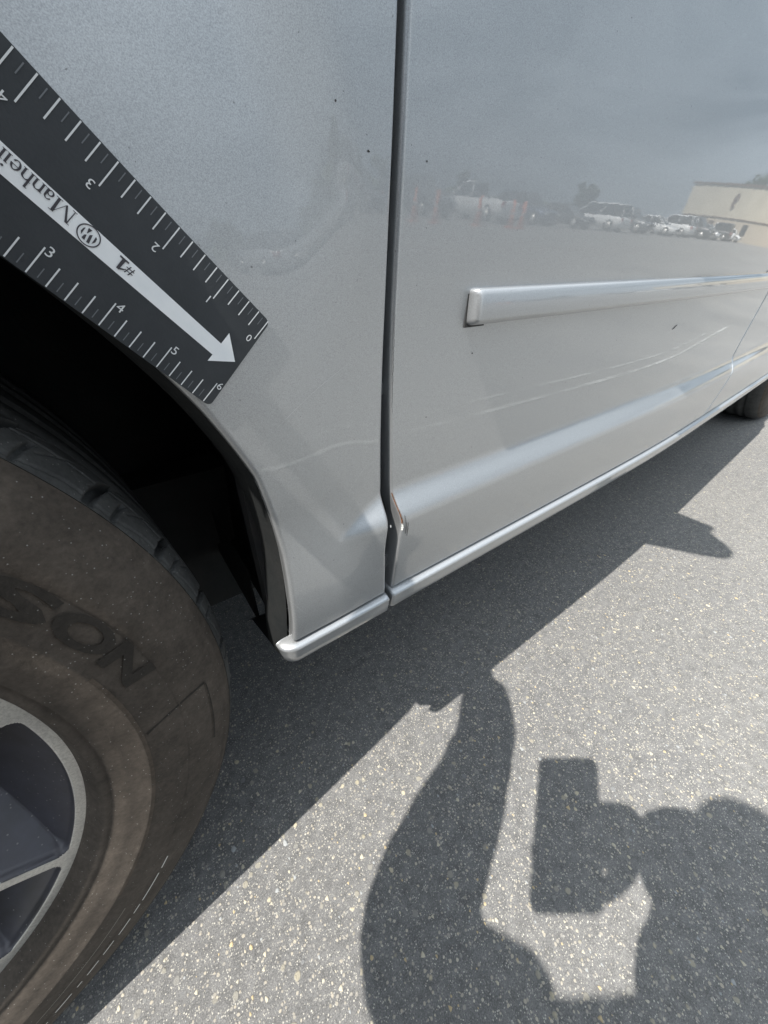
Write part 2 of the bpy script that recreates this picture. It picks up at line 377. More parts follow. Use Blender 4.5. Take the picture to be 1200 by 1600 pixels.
V, F = strip('a', .164, 2.12, 60); xs = [.1635, .1645] + [.166 + (2.12 - .166) * (i / 57) for i in range(58)] + [2.121]
V = [(xs[i // 13], v[1] - plan(v[0]) + plan(xs[i // 13]), v[2]) for i, v in enumerate(V)]
mk('rocker_trim', V, F, TRIM, VAN); mirrored('rocker_trim', V, F, TRIM, VAN)
def wrap_strip():
    sec = [(.245, -.262), (.216, -.2625), (.2085, -.2635), (.2055, -.2645), (.2038, -.2655), (.2029, -.2670), (.2031, -.2682), (.2034, -.2696), (.2046, -.2765), (.2056, -.2832), (.2090, -.2866), (.216, -.2885), (.245, -.2885)]
    rows = []
    for x, k in [(.1600, .0022), (.1595, .0006), (.158, 0)] + [(v, 0) for v in lerp_list(.155, .066, 16)]:
        rows.append([(x, y + k, z - .0012 + (k if z < -.275 else -k)) for y, z in sec])
    for i in range(1, 15):
        a = radians(95) * i / 14; c = (.0665, .2175); row = []
        for y, z in sec:
            rho = max(.0003, c[1] - y)
            row.append((c[0] - rho * sin(a), (c[1] - rho * cos(a)) if y < c[1] else c[1] + (y - c[1]) * .3, z - .0012))
        rows.append(row)
    V, F = grid(rows); n_ = len(sec); F.append(tuple(range(n_))); F.append(tuple(range(len(V) - n_, len(V)))[::-1])
    both_ = mk('rocker_trim', V, F, TRIM, VAN); mirrored('rocker_trim', V, F, TRIM, VAN)
wrap_strip()
# inner rocker and floor
V, F = grid([[(x, y + plan(x), z) for y, z in ((.262, -.20), (.258, -.262), (.262, -.292), (.30, -.315), (.40, -.318), (.45, -.27))] for x in lerp_list(.10, 2.24, 30)]); F = [f[::-1] for f in F]
mk('inner_rocker', V, F, PLAST, VAN); mirrored('inner_rocker', V, F, PLAST, VAN)
V, F = box(-.95, 3.6, .43, 1.93, -.30, -.20); mk('underbody', V, F, PLAST, VAN, smooth=False)
# door jamb seen in the gap
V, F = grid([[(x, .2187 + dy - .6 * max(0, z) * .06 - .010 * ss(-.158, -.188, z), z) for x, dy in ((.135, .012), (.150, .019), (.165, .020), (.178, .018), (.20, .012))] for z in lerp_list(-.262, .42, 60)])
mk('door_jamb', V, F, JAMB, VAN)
for z in (-.078, .30):
    V, F = box(.150, .190, .2275, .234, z - .005, z + .004); bevel(mk('door_hinge', V, F, mat('hinge_grey', (.10, .105, .11), .5), VAN, smooth=False), .001)
V, F = box(.150, .185, .2195, .226, -.243, -.229); bevel(mk('jamb_bracket', V, F, mat('bracket_grey', (.09, .095, .1), .5), VAN, smooth=False), .001)
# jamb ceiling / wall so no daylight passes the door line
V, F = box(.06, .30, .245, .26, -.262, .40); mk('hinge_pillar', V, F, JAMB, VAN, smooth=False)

# side moulding
def moulding(x0, x1, n, parent, both=True):
    zt, zb, yo = -.0165, -.0412, .2070
    def sec(k, q):                              # k: 0 at the very tip, 1 full
        c = (zt + zb) / 2; hh = (zt - zb) / 2; f = 1 if k > .999 else sqrt(max(0, 1 - (1 - k) ** 2))
        hz = hh * (.80 + .20 * f)
        return [(.2200, c + hz), (.2135 - 0 * f, c + hz), (.2115 - .0015 * f, c + hz * .985), (.2090 - .001 * f, c + hz * .88), (.2110 - .0035 * f, c + hz * .66), (.2108 - .0038 * f, c + hz * .55),
                (.2106 - .0036 * f, c - hz * .60), (.2110 - .0035 * f, c - hz * .72), (.2120 - .0012 * f, c - hz * .92), (.2150, c - hz * .99), (.2200, c - hz)]
    xs = [x0 + d for d in (0, .0005, .0012, .002, .003, .0042, .0055)] + [x0 + .007 + (x1 - x0 - .007) * i / n for i in range(n + 1)]
    rows = [[(x0 + .0006, .2215 + plan(x0), z) for y, z in sec(0, 0)]]
    for x in xs:
        k = min(1, (x - x0) / .0055); rows.append([(x, y + plan(x) + (.0055 * (1 - sqrt(max(0, 1 - (1 - k) ** 2))) if y < .2199 else 0), z) for y, z in sec(k, 0)])
    V, F = grid(rows); F = [f[::-1] for f in F]
    mk('side_moulding', V, F, TRIM, parent)
    if both: mirrored('side_moulding', V, F, TRIM, parent)
    # dark adhesive seam behind the tip
    V, F = box(x0 - .0012, x0 + .02, .2168, .2195, zb - .0012, zt + .0002); mk('moulding_seal', V, F, CRACK, parent, smooth=False)
moulding(.2375, 1.052, 60, VAN); moulding(1.075, 2.12, 40, VAN)

# damage on the door's leading edge
def patch(name, pts, m_, off=.0005, n=None):
    V = [(x, Yb(x, z) - off, z) for x, z in pts]; cx = sum(p[0] for p in pts) / len(pts); cz = sum(p[1] for p in pts) / len(pts)
    V.append((cx, Yb(cx, cz) - off * 1.3, cz)); k = len(pts)
    mk(name, V, [(i, (i + 1) % k, k) for i in range(k)], m_, VAN, smooth=False)
def blob(cx, cz, rx, rz, n=18, seed=1, jag=.3):
    r_ = random.Random(seed); return [(cx + rx * (1 + r_.uniform(-jag, jag)) * cos(2 * pi * i / n), cz + rz * (1 + r_.uniform(-jag, jag)) * sin(2 * pi * i / n)) for i in range(n)]
def edge_band(name, z0, z1, w0, m_, seed, n=22, off=.0004, x0=.0003):
    r_ = random.Random(seed); a, b = [], []
    for i in range(n):
        z = z0 + (z1 - z0) * i / (n - 1); e = sin(pi * i / (n - 1)) ** .6; x = xR(z)
        a.append((x + x0, Yb(x, z) + (.0016 if x0 < .001 else 0) - off, z)); b.append((x + x0 + max(.0002, w0 * e * r_.uniform(.45, 1.2)), Yb(x, z) - off, z))
    V, F = grid([a, b]); mk(name, V, F, m_, VAN, smooth=False)
edge_band('rust_patch', -.188, -.163, .0005, RUST, 4)
edge_band('rust_patch', -.188, -.180, .0009, RUST, 9)
edge_band('paint_chip', -.195, -.187, .0011, CHIP, 5, off=.0005, x0=.0006)
patch('paint_chip', blob(.1606, -.1855, .0006, .0014, seed=5), CHIP)
def hair(name, pts, wd, m_, off=.0004):
    r_ = random.Random(len(pts)); a, b = [], []
    for i, (x, z) in enumerate(pts):
        e = wd * (.35 + .65 * sin(pi * (i + .5) / len(pts))); a.append((x - e / 2, Yb(x - e / 2, z) - off, z + e * .2)); b.append((x + e / 2, Yb(x + e / 2, z) - off, z - e * .2))
    V, F = grid([a, b]); mk(name, V, F, m_, VAN, smooth=False)
def wig(x0, z0, x1, z1, n, j, seed):
    r_ = random.Random(seed); return [(x0 + (x1 - x0) * i / (n - 1) + r_.uniform(-j, j), z0 + (z1 - z0) * i / (n - 1) + r_.uniform(-j, j)) for i in range(n)]
hair('crack_line', wig(.1765, -.181, .1772, -.196, 10, .00015, 3), .0007, CRACK, .0007)
hair('crack_line', wig(.1772, -.190, .1765, -.200, 8, .00015, 4), .0007, CRACK, .0007)
hair('crack_line', wig(.1795, -.189, .1785, -.203, 10, .00015, 5), .0008, CRACK, .0007)
hair('crack_line', wig(.1702, -.030, .1703, -.095, 40, .0004, 6), .0004, CRACK, .0006)
def haze_line(x0, z0, x1, z1, wd, seed, bow=0., n=40, m_=SCRATCH):
    r_ = random.Random(seed); a, b = [], []
    for i in range(n):
        t = i / (n - 1); x = x0 + (x1 - x0) * t; z = z0 + (z1 - z0) * t + bow * sin(pi * t) + r_.uniform(-.0002, .0002); e = wd * r_.uniform(.3, 1) * (.4 + .6 * sin(pi * t))
        a.append((x, Yb(x, z) - .0003, z + e / 2)); b.append((x, Yb(x, z) - .0003, z - e / 2))
    V, F = grid([a, b]); mk('scratch', V, F, m_, VAN, smooth=False)
haze_line(.078, -.088, .135, -.055, .00035, 1, .002)
haze_line(.066, -.216, .078, -.238, .00035, 2)
haze_line(.128, -.150, .150, -.128, .0003, 3, .001)
haze_line(.142, -.236, .155, -.226, .0003, 4)

for k, (x, z) in enumerate(((.1300, .0600), (.187, .0450), (.148, .045), (.47, -.120), (.205, -.105), (.25, -.062), (.118, .0965))):
    patch('tar_speck', blob(x, z, .0004 + .00015 * (k % 3), .0005, 8, k), CRACK, .0003)
hair('tar_speck', wig(.640, -.076, .650, -.071, 6, .0005, 3), .0022, CRACK, .0004)

# wheel housing
def liner(cx, rad, back, parent, a0=-7, a1=187, extra=0.):
    prof = [(.0008, .005), (-.003, .012), (-.005, .022), (-.006, .036), (.002, .040), (.006, .060), (.016, .064), (.022, .11), (.018, .115), (.024, back)]
    rows = []
    for i in range(97):
        th = a0 + (a1 - a0) * i / 96; r = rad(max(0, min(180, th))) + extra; 
        rows.append([(cx + (r + dr) * cos(radians(th)), .2165 + plan(cx) + max(dy, .10 * ss(-2, -6, th)), WCZ + (r + dr) * sin(radians(th))) for dr, dy in prof])
    V, F = grid(rows)
    k = len(V); V = V + [(cx, .2165 + plan(cx) + back, WCZ)]; F += [(i * 10 + 9, (i + 1) * 10 + 9, k) for i in range(96)]
    mk('wheel_arch_liner', V, F, PLAST, parent); mirrored('wheel_arch_liner', V, F, PLAST, parent)
liner(WCX, arch_r, .26, VAN); liner(RWX, lambda t: .425, .28, VAN, extra=-.001)

# ------------------------------------------------------------------ wheel
def wheel_axes(c, ph):
    n = Vector((sin(ph), -cos(ph), 0)); e = Vector((cos(ph), sin(ph), 0)); c = Vector(c)
    def P(r, th, o): return tuple(c + e * (r * cos(th)) + Vector((0, 0, r * sin(th))) + n * o)
    return P
TEXT = {}
def glyphs(s, extr=0.):
    key = (s, extr)
    cu = bpy.data.curves.new('glyph', 'FONT'); cu.body = s; cu.size = 1.; cu.resolution_u = 3; cu.offset = extr
    o = bpy.data.objects.new('glyph', cu); lk(o); dg = bpy.context.evaluated_depsgraph_get(); me = o.evaluated_get(dg).to_mesh()
    V = [tuple(v.co) for v in me.vertices]; F = [tuple(p.vertices) for p in me.polygons]; o.evaluated_get(dg).to_mesh_clear()
    bpy.data.objects.remove(o); bpy.data.curves.remove(cu)
    x0 = min(v[0] for v in V); x1 = max(v[0] for v in V); y1 = max(v[1] for v in V)
    return [((x - x0) / y1, y / y1, z) for x, y, z in V], F, (x1 - x0) / y1
def make_wheel(c, ph, parent, hi=True):
    W = empty('wheel', (c[0], c[1], c[2] + H), parent); P = wheel_axes(c, ph); n = 900 if hi else 240
    side = [(.243, -.022), (.2475, -.008), (.251, -.001), (.2535, .0035), (.257, .0045), (.2595, .0035), (.2615, .0060), (.272, .0085), (.2835, .0100), (.2850, .0108), (.2872, .0108), (.2885, .0102), (.300, .0108), (.3135, .0098),
            (.3145, .0090), (.3155, .0096), (.330, .0070), (.342, .0030), (.3475, .0004), (.3488, -.0016), (.3505, -.0010), (.353, -.0035), (.3575, -.0085)]
    rows = []
    for r, o in side: rows.append([P(r, 2 * pi * i / n, o) for i in range(n)])
    V, F = grid(rows, True); F = [f[::-1] for f in F]
    mk('tyre_sidewall', V, F, TYRE, W)
    # tread with arced lateral grooves, sipes and circumferential grooves
    n = 2400 if hi else 240; cols = [-.0085 - .0004 * k for k in range(1)] + lerp_list(-.0095, -.060, 84) + lerp_list(-.062, -.215, 34 if hi else 20) + [-.225, -.235]
    rows = []; nb = 40
    for o in cols:
        r0 = .3680 - .0105 * max(0, (-.040 - o) / -.040 + 0) ** 2 if o > -.04 else .3680 - .0 * 1
        if o > -.04: r0 = .3680 - .0105 * ((o + .04) / .032) ** 2
        if o < -.2: r0 = .3680 - .0105 * ((o + .2) / -.035) ** 2
        q = -o; row = []
        for i in range(n):
            th = 2 * pi * i / n; u = th * nb / (2 * pi); d = 0.
            if hi:
                uu = u + .42 * (max(0, q - .010) / .045) ** 1.7
                f = abs((uu % 1) - .5) * 2                       # 0 mid block .. 1 groove
                if .0095 < q < .058: d = .0075 * min(1, (q - .0095) / .003) * ss(.86, .90, f)
                f2 = abs(((uu + .30) % 1) - .5) * 2
                if .0095 < q < .030: d = max(d, .0035 * ss(.93, .96, f2))
                f4 = abs(((uu * 2 + .25 + q * 25) % 1) - .5) * 2
                if .022 < q < .050: d = max(d, .004 * ss(.93, .96, f4))
                d = max(d, .0022 * ss(.0009, .0004, abs(q - .0135 - .0015 * sin(2 * pi * u))), .003 * ss(.0011, .0006, abs(q - .030 - .003 * abs(sin(pi * u)))))
            for gc in (.060, .095, .140, .175):
                d = max(d, .007 * ss(.0075, .005, abs(q - gc)))
            row.append(P(r0 - d, th, o))
        rows.append(row)
    rows.append([P(.30, 2 * pi * i / n, -.24) for i in range(n)]); rows.append([P(.22, 2 * pi * i / n, -.23) for i in range(n)])
    V, F = grid(rows, True); F = [f[::-1] for f in F]; mk('tyre_tread', V, F, TREAD, W)
    # lettering V S O N, slightly proud
    if hi:
        for ch, th_c, wd in (('S', 26.0, 7.6), ('O', 18.0, 8.0), ('N', 10.6, 6.6), ('V', 34.6, 8.)):
            V, F, asp = glyphs(ch, .035); V2 = []
            for x, y, z in V:
                th = radians(th_c - (x / asp - .5) * wd); r = .2970 + .0190 * y; V2.append(P(r, th, .0118))
            mk('tyre_lettering', V2, F, LETTER, W, smooth=False)
        # thin moulded arcs and the worn pale curb-scuff dashes
        def arc(name, r, t0, t1, wd, o, m_, k=12):
            a = [P(r - wd / 2, radians(t0 + (t1 - t0) * i / k), o) for i in range(k + 1)]; b = [P(r + wd / 2, radians(t0 + (t1 - t0) * i / k), o) for i in range(k + 1)]
            V, F = grid([a, b]); mk(name, V, [f[::-1] for f in F], m_, W, smooth=False)
        SC = mat('pale_scuff', (.62, .60, .56), .8)
        for t0, t1 in ((-37.5, -40), (-41, -46.5), (-47.2, -49), (-50, -53), (-54, -56.5), (-57.5, -60), (-61, -62), (-63, -66), (-67.5, -69), (-70, -73)):
            arc('moulding_line', .3190 + .0006 * sin(t0 * 9), t0, t1, .0011, .0098, SC)
        arc('moulding_line', .3020, -46, -80, .0005, .0114, mat('thin_pale_line', (.28, .26, .23), .8), 40)
        arc('moulding_line', .2868, -42, 12, .0026, .01105, rubber('rust_brown_stain', (.058, .046, .036), .3), 60)
        # raised wedge panel moulded into the sidewall after the name
        for th, r_a, r_b in ((-1.2, .291, .337),):
            arc('moulding_line', .3375, -14, -1.5, .0010, .0060, LETTER, 20)
        a = [P(.29 + .047 * i / 10, radians(-1.2 - 2.2 * (1 - i / 10) ** 2), .0112 - .0055 * (i / 10) ** 2) for i in range(11)]; b = [P(.29 + .047 * i / 10, radians(-1.6 - 2.2 * (1 - i / 10) ** 2), .0112 - .0055 * (i / 10) ** 2) for i in range(11)]
        V, F = grid([a, b]); mk('moulding_line', V, F, LETTER, W, smooth=False)
    # alloy rim
    nr_, nt_ = (120, 1440) if hi else (24, 200)
    def face(r, th):
        """0 on the machined face, else depth of the pocket (m)"""
        a = (degrees_(th) + 32.9) % 72
        d_ring = .2395 - r; 
        sp1 = abs(((a + 36) % 72) - 36) * radians(1) * r          # spoke at 0
        sp2 = abs(((a - 45.5 + 36) % 72) - 36) * radians(1) * r   # spoke at 50
        hw1 = .0042 + .012 * max(0, (.14 - r) / .14); d_s = min(sp1 - hw1, sp2 - hw1 - .0105)
        d_s2 = d_s
        # rounded corner where spoke meets ring
        k = .010; aa, bb = max(0, d_s), max(0, d_ring)
        if aa < k and bb < k: d = k - hypot(k - aa, k - bb)
        else: d = min(aa, bb)
        hub = r - .055; return max(0, min(d, hub))
    def degrees_(t): return math.degrees(t)
    rr = lerp_list(.02, .16, nr_ // 4) + lerp_list(.163, .249, nr_)
    rows = []; dep = []
    for r in rr:
        row = []; dd = []
        for i in range(nt_):
            th = 2 * pi * i / nt_; d = face(r, th); o = -.013 - .010 * max(0, (.20 - r) / .2)
            if d > .0004: o -= .004 * ss(.0004, .0024, d) + min(.055, (d - .0004) * 1.15) + (.09 if d > .052 else 0)
            row.append(P(r, th, o)); dd.append(d)
        rows.append(row); dep.append(dd)
    V, F = grid(rows, True); F = [f[::-1] for f in F]; mi = []
    for i in range(len(rr) - 1):
        for j in range(nt_):
            q = max(dep[i][j], dep[i + 1][j], dep[i][(j + 1) % nt_], dep[i + 1][(j + 1) % nt_]); mi.append(0 if q <= .0007 else (1 if q < .054 else 2))
    o = mk('rim', V, F, [ALLOY, POCKET, PLAST], W, mi=mi)
    rows = [[P(r, 2 * pi * i / nt_, o_) for i in range(nt_)] for r, o_ in ((.2485, -.0132), (.2495, -.0150), (.2490, -.024), (.235, -.040), (.225, -.20))]
    V, F = grid(rows, True); F = [f[::-1] for f in F]; mk('rim_flange', V, F, ALLOY, W)
    V, F = grid([[P(r, 2 * pi * i / 60, -.11) for i in range(60)] for r in (.001, .16, .225)], True); mk('brake_disc', V, [f[::-1] for f in F], PLAST, W)
    return W
V, F = grid([[(.062 + .02 * (y - .3), y, z) for y in lerp_list(.30, .50, 6)] for z in (-.25, -.31, -.335)]); mk('splash_flap', V, F, PLAST, VAN); mirrored('splash_flap', V, F, PLAST, VAN)
V, F = box(-.22, .14, .462, .475, -.425, -.25); both = 0; bevel(mk('splash_shield', V, F, PLAST, VAN, smooth=False), .01)
make_wheel((WCX, WCY, WCZ), WPH, VAN)
rear = make_wheel((RWX, .352, WCZ), 0, VAN, False)
for src, yy in ((rear, 2 * YC - .352),):
    for xx in (RWX, WCX + .02):
        w2_ = src.copy(); lk(w2_); w2_.location = (xx - VAN.location.x, yy - VAN.location.y, src.location.z); w2_.rotation_euler = (0, 0, pi)
        for ch in src.children:
            c2 = ch.copy(); lk(c2); c2.parent = w2_

# ------------------------------------------------------------------ the rest of the van
def both(name, V, F, m_, **k): mk(name, V, F, m_, VAN, **k); mirrored(name, V, F, m_, VAN, **k)
def loft(secs, flip=False):
    V, F = grid(secs); return V, ([f[::-1] for f in F] if flip else F)
ys = lerp_list(.245, 2 * YC - .245, 15)
V, F = loft([[(x, y, z + .05 * (1 - ((y - YC) / .95) ** 2)) for y in ys] for x, z in ((-1.22, .18), (-1.15, .27), (-1.0, .33), (-.6, .37), (-.2, .42), (.0, .44))]); mk('hood', V, F, SILVER, VAN)
V, F = loft([[(x - .12 * (1 - ((y - YC) / 1.0) ** 2), y, z) for y in lerp_list(.26, 2 * YC - .26, 15)] for x, z in ((-1.2, .19), (-1.27, .05), (-1.30, -.15), (-1.27, -.35), (-1.1, -.40))], True); mk('front_bumper', V, F, SILVER, VAN)
V, F = loft([[(x - .12 * (1 - ((y - YC) / 1.0) ** 2), y, z) for y in lerp_list(.55, 2 * YC - .55, 9)] for x, z in ((-1.30, .08), (-1.33, -.05), (-1.34, -.12))], True); mk('grille', V, F, PLAST, VAN)
V, F = loft([[(x - d, y, z) for z, d in ((-.38, 0), (-.25, .0), (-.1, .08 * k), (.19, .13 * k), (.33, .13 * k))] for x, y, k in ((-1.22, .34, 0), (-1.15, .275, .2), (-1.0, .245, .6), (-.865, .228, 1))]); both('bumper_side', V, F, SILVER)
V, F = loft([[(x, y, z) for z in (.09, .17, .24)] for x, y in ((-1.31, .42), (-1.22, .275), (-1.04, .225))]); both('headlight', V, F, LAMP)
wp = [(.0, .44), (.35, .70), (.72, .97), (.82, 1.02)]
V, F = loft([[(x - .10 * (1 - ((y - YC) / .9) ** 2), YC + (y - YC) * (1 - .16 * i / 3), z) for y in lerp_list(.30, 2 * YC - .30, 13)] for i, (x, z) in enumerate(wp)]); mk('windshield', V, F, GLASS, VAN)
V, F = loft([[(x, y, z + .05 * (1 - ((y - YC) / .8) ** 2)) for y in lerp_list(.40, 2 * YC - .40, 13)] for x, z in ((.72, 1.0), (1.1, 1.07), (2.2, 1.09), (3.2, 1.06), (3.55, 1.0))]); mk('roof', V, F, SILVER, VAN)
def sideq(name, q, m_, n=8, dy=0.):
    # q: four (x, z) corners, on the leaning side of the cabin
    def yy(x, z): return .232 + plan(x) + (z - .42) * .29 + dy
    rows = []
    for i in range(n + 1):
        t = i / n; a = Vector(q[0]).lerp(Vector(q[1]), t); b = Vector(q[3]).lerp(Vector(q[2]), t)
        rows.append([(lambda p: (p.x, yy(p.x, p.y), p.y))(a.lerp(b, s / 4)) for s in range(5)])
    V, F = grid(rows); both(name, V, F, m_)
sideq('side_window', ((.05, .44), (1.12, .44), (1.12, .96), (.78, .94)), GLASS)
sideq('side_window', ((1.20, .44), (2.12, .44), (2.10, .97), (1.20, .97)), GLASS)
sideq('side_window', ((2.20, .45), (3.45, .47), (3.30, .93), (2.18, .97)), GLASS)
sideq('window_pillar', ((-.08, .41), (.05, .44), (.80, .98), (.72, 1.02)), SILVER)
sideq('window_pillar', ((1.12, .42), (1.20, .42), (1.20, .98), (1.12, .98)), PLAST)
sideq('window_pillar', ((2.12, .42), (2.20, .42), (2.18, .98), (2.10, .98)), SILVER)
sideq('window_pillar', ((3.45, .40), (3.66, .42), (3.50, 1.0), (3.30, .93)), SILVER)
sideq('roof_rail', ((.74, .94), (3.5, .94), (3.5, 1.03), (.80, 1.03)), SILVER)
sideq('belt_trim', ((-.05, .405), (3.6, .405), (3.6, .445), (-.05, .445)), PLAST, dy=-.003)
V, F = loft([[(x + .05 * (1 - ((y - YC) / 1.) ** 2), y, z) for y in lerp_list(.40, 2 * YC - .40, 9)] for x, z in ((3.62, -.34), (3.70, -.1), (3.68, .42), (3.5, 1.03))]); mk('tailgate', V, F, SILVER, VAN)
V, F = loft([[(x - .06 * k, y + .10 * k, z) for z, k in ((.1, 0), (.42, 0), (.85, 1))] for x, y in ((3.60, .365), (3.69, .385), (3.70, .46))]); both('tail_light', V, F, RED)
zh = lambda x: interp([(-1.22, .18), (-1.15, .27), (-1.0, .33), (-.6, .37), (-.2, .42), (.0, .44)], x)
V, F = grid([[(x, Yb(x, .345) - .001, .345), (x, .222 + max(0, -x - .8) * .15, max(.35, zh(x) - .012)), (x, .262, zh(x) + .002)] for x in lerp_list(-1.0, .16, 30)]); both('fender_top', V, F, SILVER)
# mirror and handles, whose shadows fall on the asphalt
def mirror_parts():
    tabm = [(.262, .30, .50, .41, .45), (.235, .29, .52, .405, .50), (.20, .31, .535, .41, .555), (.16, .36, .545, .425, .59), (.11, .39, .54, .43, .595), (.05, .42, .52, .45, .57), (.01, .44, .50, .475, .545), (-.01, .455, .485, .495, .525)]
    secs = [[((a + b) / 2 + (b - a) / 2 * (abs(cos(q)) ** .7) * (1 if cos(q) > 0 else -1), y, (c + d) / 2 + (d - c) / 2 * (abs(sin(q)) ** .7) * (1 if sin(q) > 0 else -1)) for q in [2 * pi * j / 20 for j in range(20)]] for y, a, b, c, d in tabm]
    V, F = grid(secs, True); F.append(tuple(range(20))); F.append(tuple(range(len(V) - 20, len(V)))[::-1]); both('door_mirror', V, F, SILVER)
    V, F = box(.538, .546, .06, .18, .455, .570); both('mirror_glass', V, F, GLASS, smooth=False)
mirror_parts()
V, F = grid([[(x, Yb(x, .42) - .0005, .4185), (x, .262 + plan(x), .422), (x, .36 + plan(x), .43)] for x in lerp_list(-.08, 3.6, 40)]); both('beltline', V, F, PLAST)
for x in (.98, 1.28):
    pts = [(x - .10, .232 + plan(x), .30), (x - .085, .200 + plan(x), .305), (x, .190 + plan(x), .307), (x + .085, .200 + plan(x), .305), (x + .10, .232 + plan(x), .30)]
    V, F = tube(pts, [.012, .013, .013, .013, .012]); both('door_handle', V, F, SILVER)
V, F = box(-.9, 3.5, .30, 2 * YC - .30, -.2, .40)
V, F = box(.25, 3.45, .34, 2 * YC - .34, -.2, .36); mk('cabin_floor', V, F, PLAST, VAN, smooth=False)
V, F = box(-.85, .2, .52, 2 * YC - .52, -.2, .30); mk('engine_bay', V, F, PLAST, VAN, smooth=False)

# ------------------------------------------------------------------ ruler
IN = .0254
RO = Vector((.0851, 0, -.0272)); RA = Vector((-.655, 0, .755)).normalized(); RV = Vector((-.755, 0, -.655)).normalized()
def rp(t, v, o=0.):
    p = RO + RA * (t * IN) + RV * (v * IN); bow = min(.0060 * (max(0, t - 1.) / 3.4) ** 2, .0085)
    return (p.x, .2160 - bow - o, p.z)
RUL = empty('measuring_ruler', (rp(3, 1.08)[0], .216, rp(3, 1.08)[2] + H))
tag(RUL, 'black magnetic ruler with a white arrow, stuck on the silver fender above the wheel arch', 'ruler')
Wd, Ln = 2.15, 7.3
def rpts():
    out = []; R_ = .11
    def corner(ct, cv, a0): return [(ct + R_ * cos(radians(a0 + 15 * i)), cv + R_ * sin(radians(a0 + 15 * i))) for i in range(7)]
    out += corner(-.045 + R_, Wd - R_, 90)[0:7]; out += corner(-.045 + R_, .0 + R_, 180)
    return out
lft = rpts(); tt = [t for t in lerp_list(.1, Ln, 40)]
# body: columns across t
rows_f, rows_b = [], []
def edge_v(t):                                   # rounded near end
    R_ = .11; x = t + .045
    if x >= R_: return 0., Wd
    k = R_ - sqrt(max(0, R_ * R_ - (R_ - x) ** 2)); return k, Wd - k
ts = [-.045 + q for q in (0, .004, .012, .025, .045, .07, .11)] + lerp_list(.15, Ln, 60)
loops = []
for t in ts:
    a, b = edge_v(t); vsn = lerp_list(a, b, 10)
    sl = lambda v: t - .085 * (v / 2.15) * max(0, 1 - max(0, t + .045) / .5)
    loops.append([rp(sl(v), v, .0) for v in vsn] + [rp(sl(v), v, -.0009) for v in vsn[::-1]])
V, F = grid(loops, True); n_ = 20; F.append(tuple(range(n_))[::-1]); F.append(tuple(range(len(V) - n_, len(V))))
mk('ruler_plate', V, F, RULER, RUL, smooth=False)
def rpoly(name, polys, m_, o=.00025, sub=True):
    V, F = [], []
    for P_ in polys:
        b = len(V); V += [rp(t, v, o) for t, v in P_]; F.append(tuple(range(b, b + len(P_))))
    return mk(name, V, F, m_, RUL, smooth=False)
def seg(t0, v0, t1, v1, wd):
    d = Vector((t1 - t0, v1 - v0)).normalized(); s = Vector((-d.y, d.x)) * wd / 2
    return [(t0 + s.x, v0 + s.y), (t1 + s.x, v1 + s.y), (t1 - s.x, v1 - s.y), (t0 - s.x, v0 - s.y)]
tk, ft = [], []
for i in range(0, 61):
    t = i / 8; 
    L_ = .475 if i % 8 == 0 else (.36 if i % 2 == 0 else .22)
    (tk if i % 2 == 0 else ft).append(seg(t, .015 if i % 2 == 0 else .05, t, L_, .020 if i % 2 == 0 else .014))
    t = i / 8 + .035
    (tk if i % 2 == 0 else ft).append(seg(t, Wd - (.015 if i % 2 == 0 else .05), t, Wd - L_, .020 if i % 2 == 0 else .014))
for q in tk: rpoly('tick_mark', [q], TICK)
for q in ft: rpoly('fine_tick_mark', [q], FAINT)
# arrow band
bt = lerp_list(.43, Ln, 24)
def bu(t): return 1.015 - .014 * t
def bl(t): return 1.285
V, F = grid([[rp(t, bu(t), .00022), rp(t, (bu(t) + bl(t)) / 2, .00022), rp(t, bl(t), .00022)] for t in bt]); 
b = len(V); V += [rp(.43, .745, .00022), rp(.02, 1.10, .00022), rp(.43, 1.44, .00022)]; F += [(b, 0, 1, b + 1), (b + 1, 1, 2, b + 2)]
mk('printed_arrow', V, F, PRINT, RUL, smooth=False)
def rtext(s, t0, v0, h, wscale, m_, up_=1, name='printed_number', bold=False, o=.0004):
    V, F, asp = glyphs(s); out = []
    for x, y, z in V: out.append(rp(t0 + up_ * x * h * wscale, v0 + up_ * y * h, o))
    mk(name, out, F, m_, RUL, smooth=False)
for k in range(0, 8): rtext(str(k), k + .045 if k else .05, .475, .14, 1.0, TICK)
for k in range(0, 7):
    t = 6 - k + .035; rtext(str(k), t - .03, Wd - .475 + .085, .15, 1.0, TICK, -1)
rtext('#', 2.09, 1.07, .12, 1.1, INK, name='printed_letter'); rpoly('printed_letter', [[(2.26, 1.02), (2.31, 1.02), (2.31, 1.22), (2.27, 1.22)], [(2.215, 1.02), (2.355, 1.02), (2.355, 1.045), (2.215, 1.045)], [(2.205, 1.165), (2.28, 1.22), (2.28, 1.19), (2.215, 1.15)]], INK, .0005)
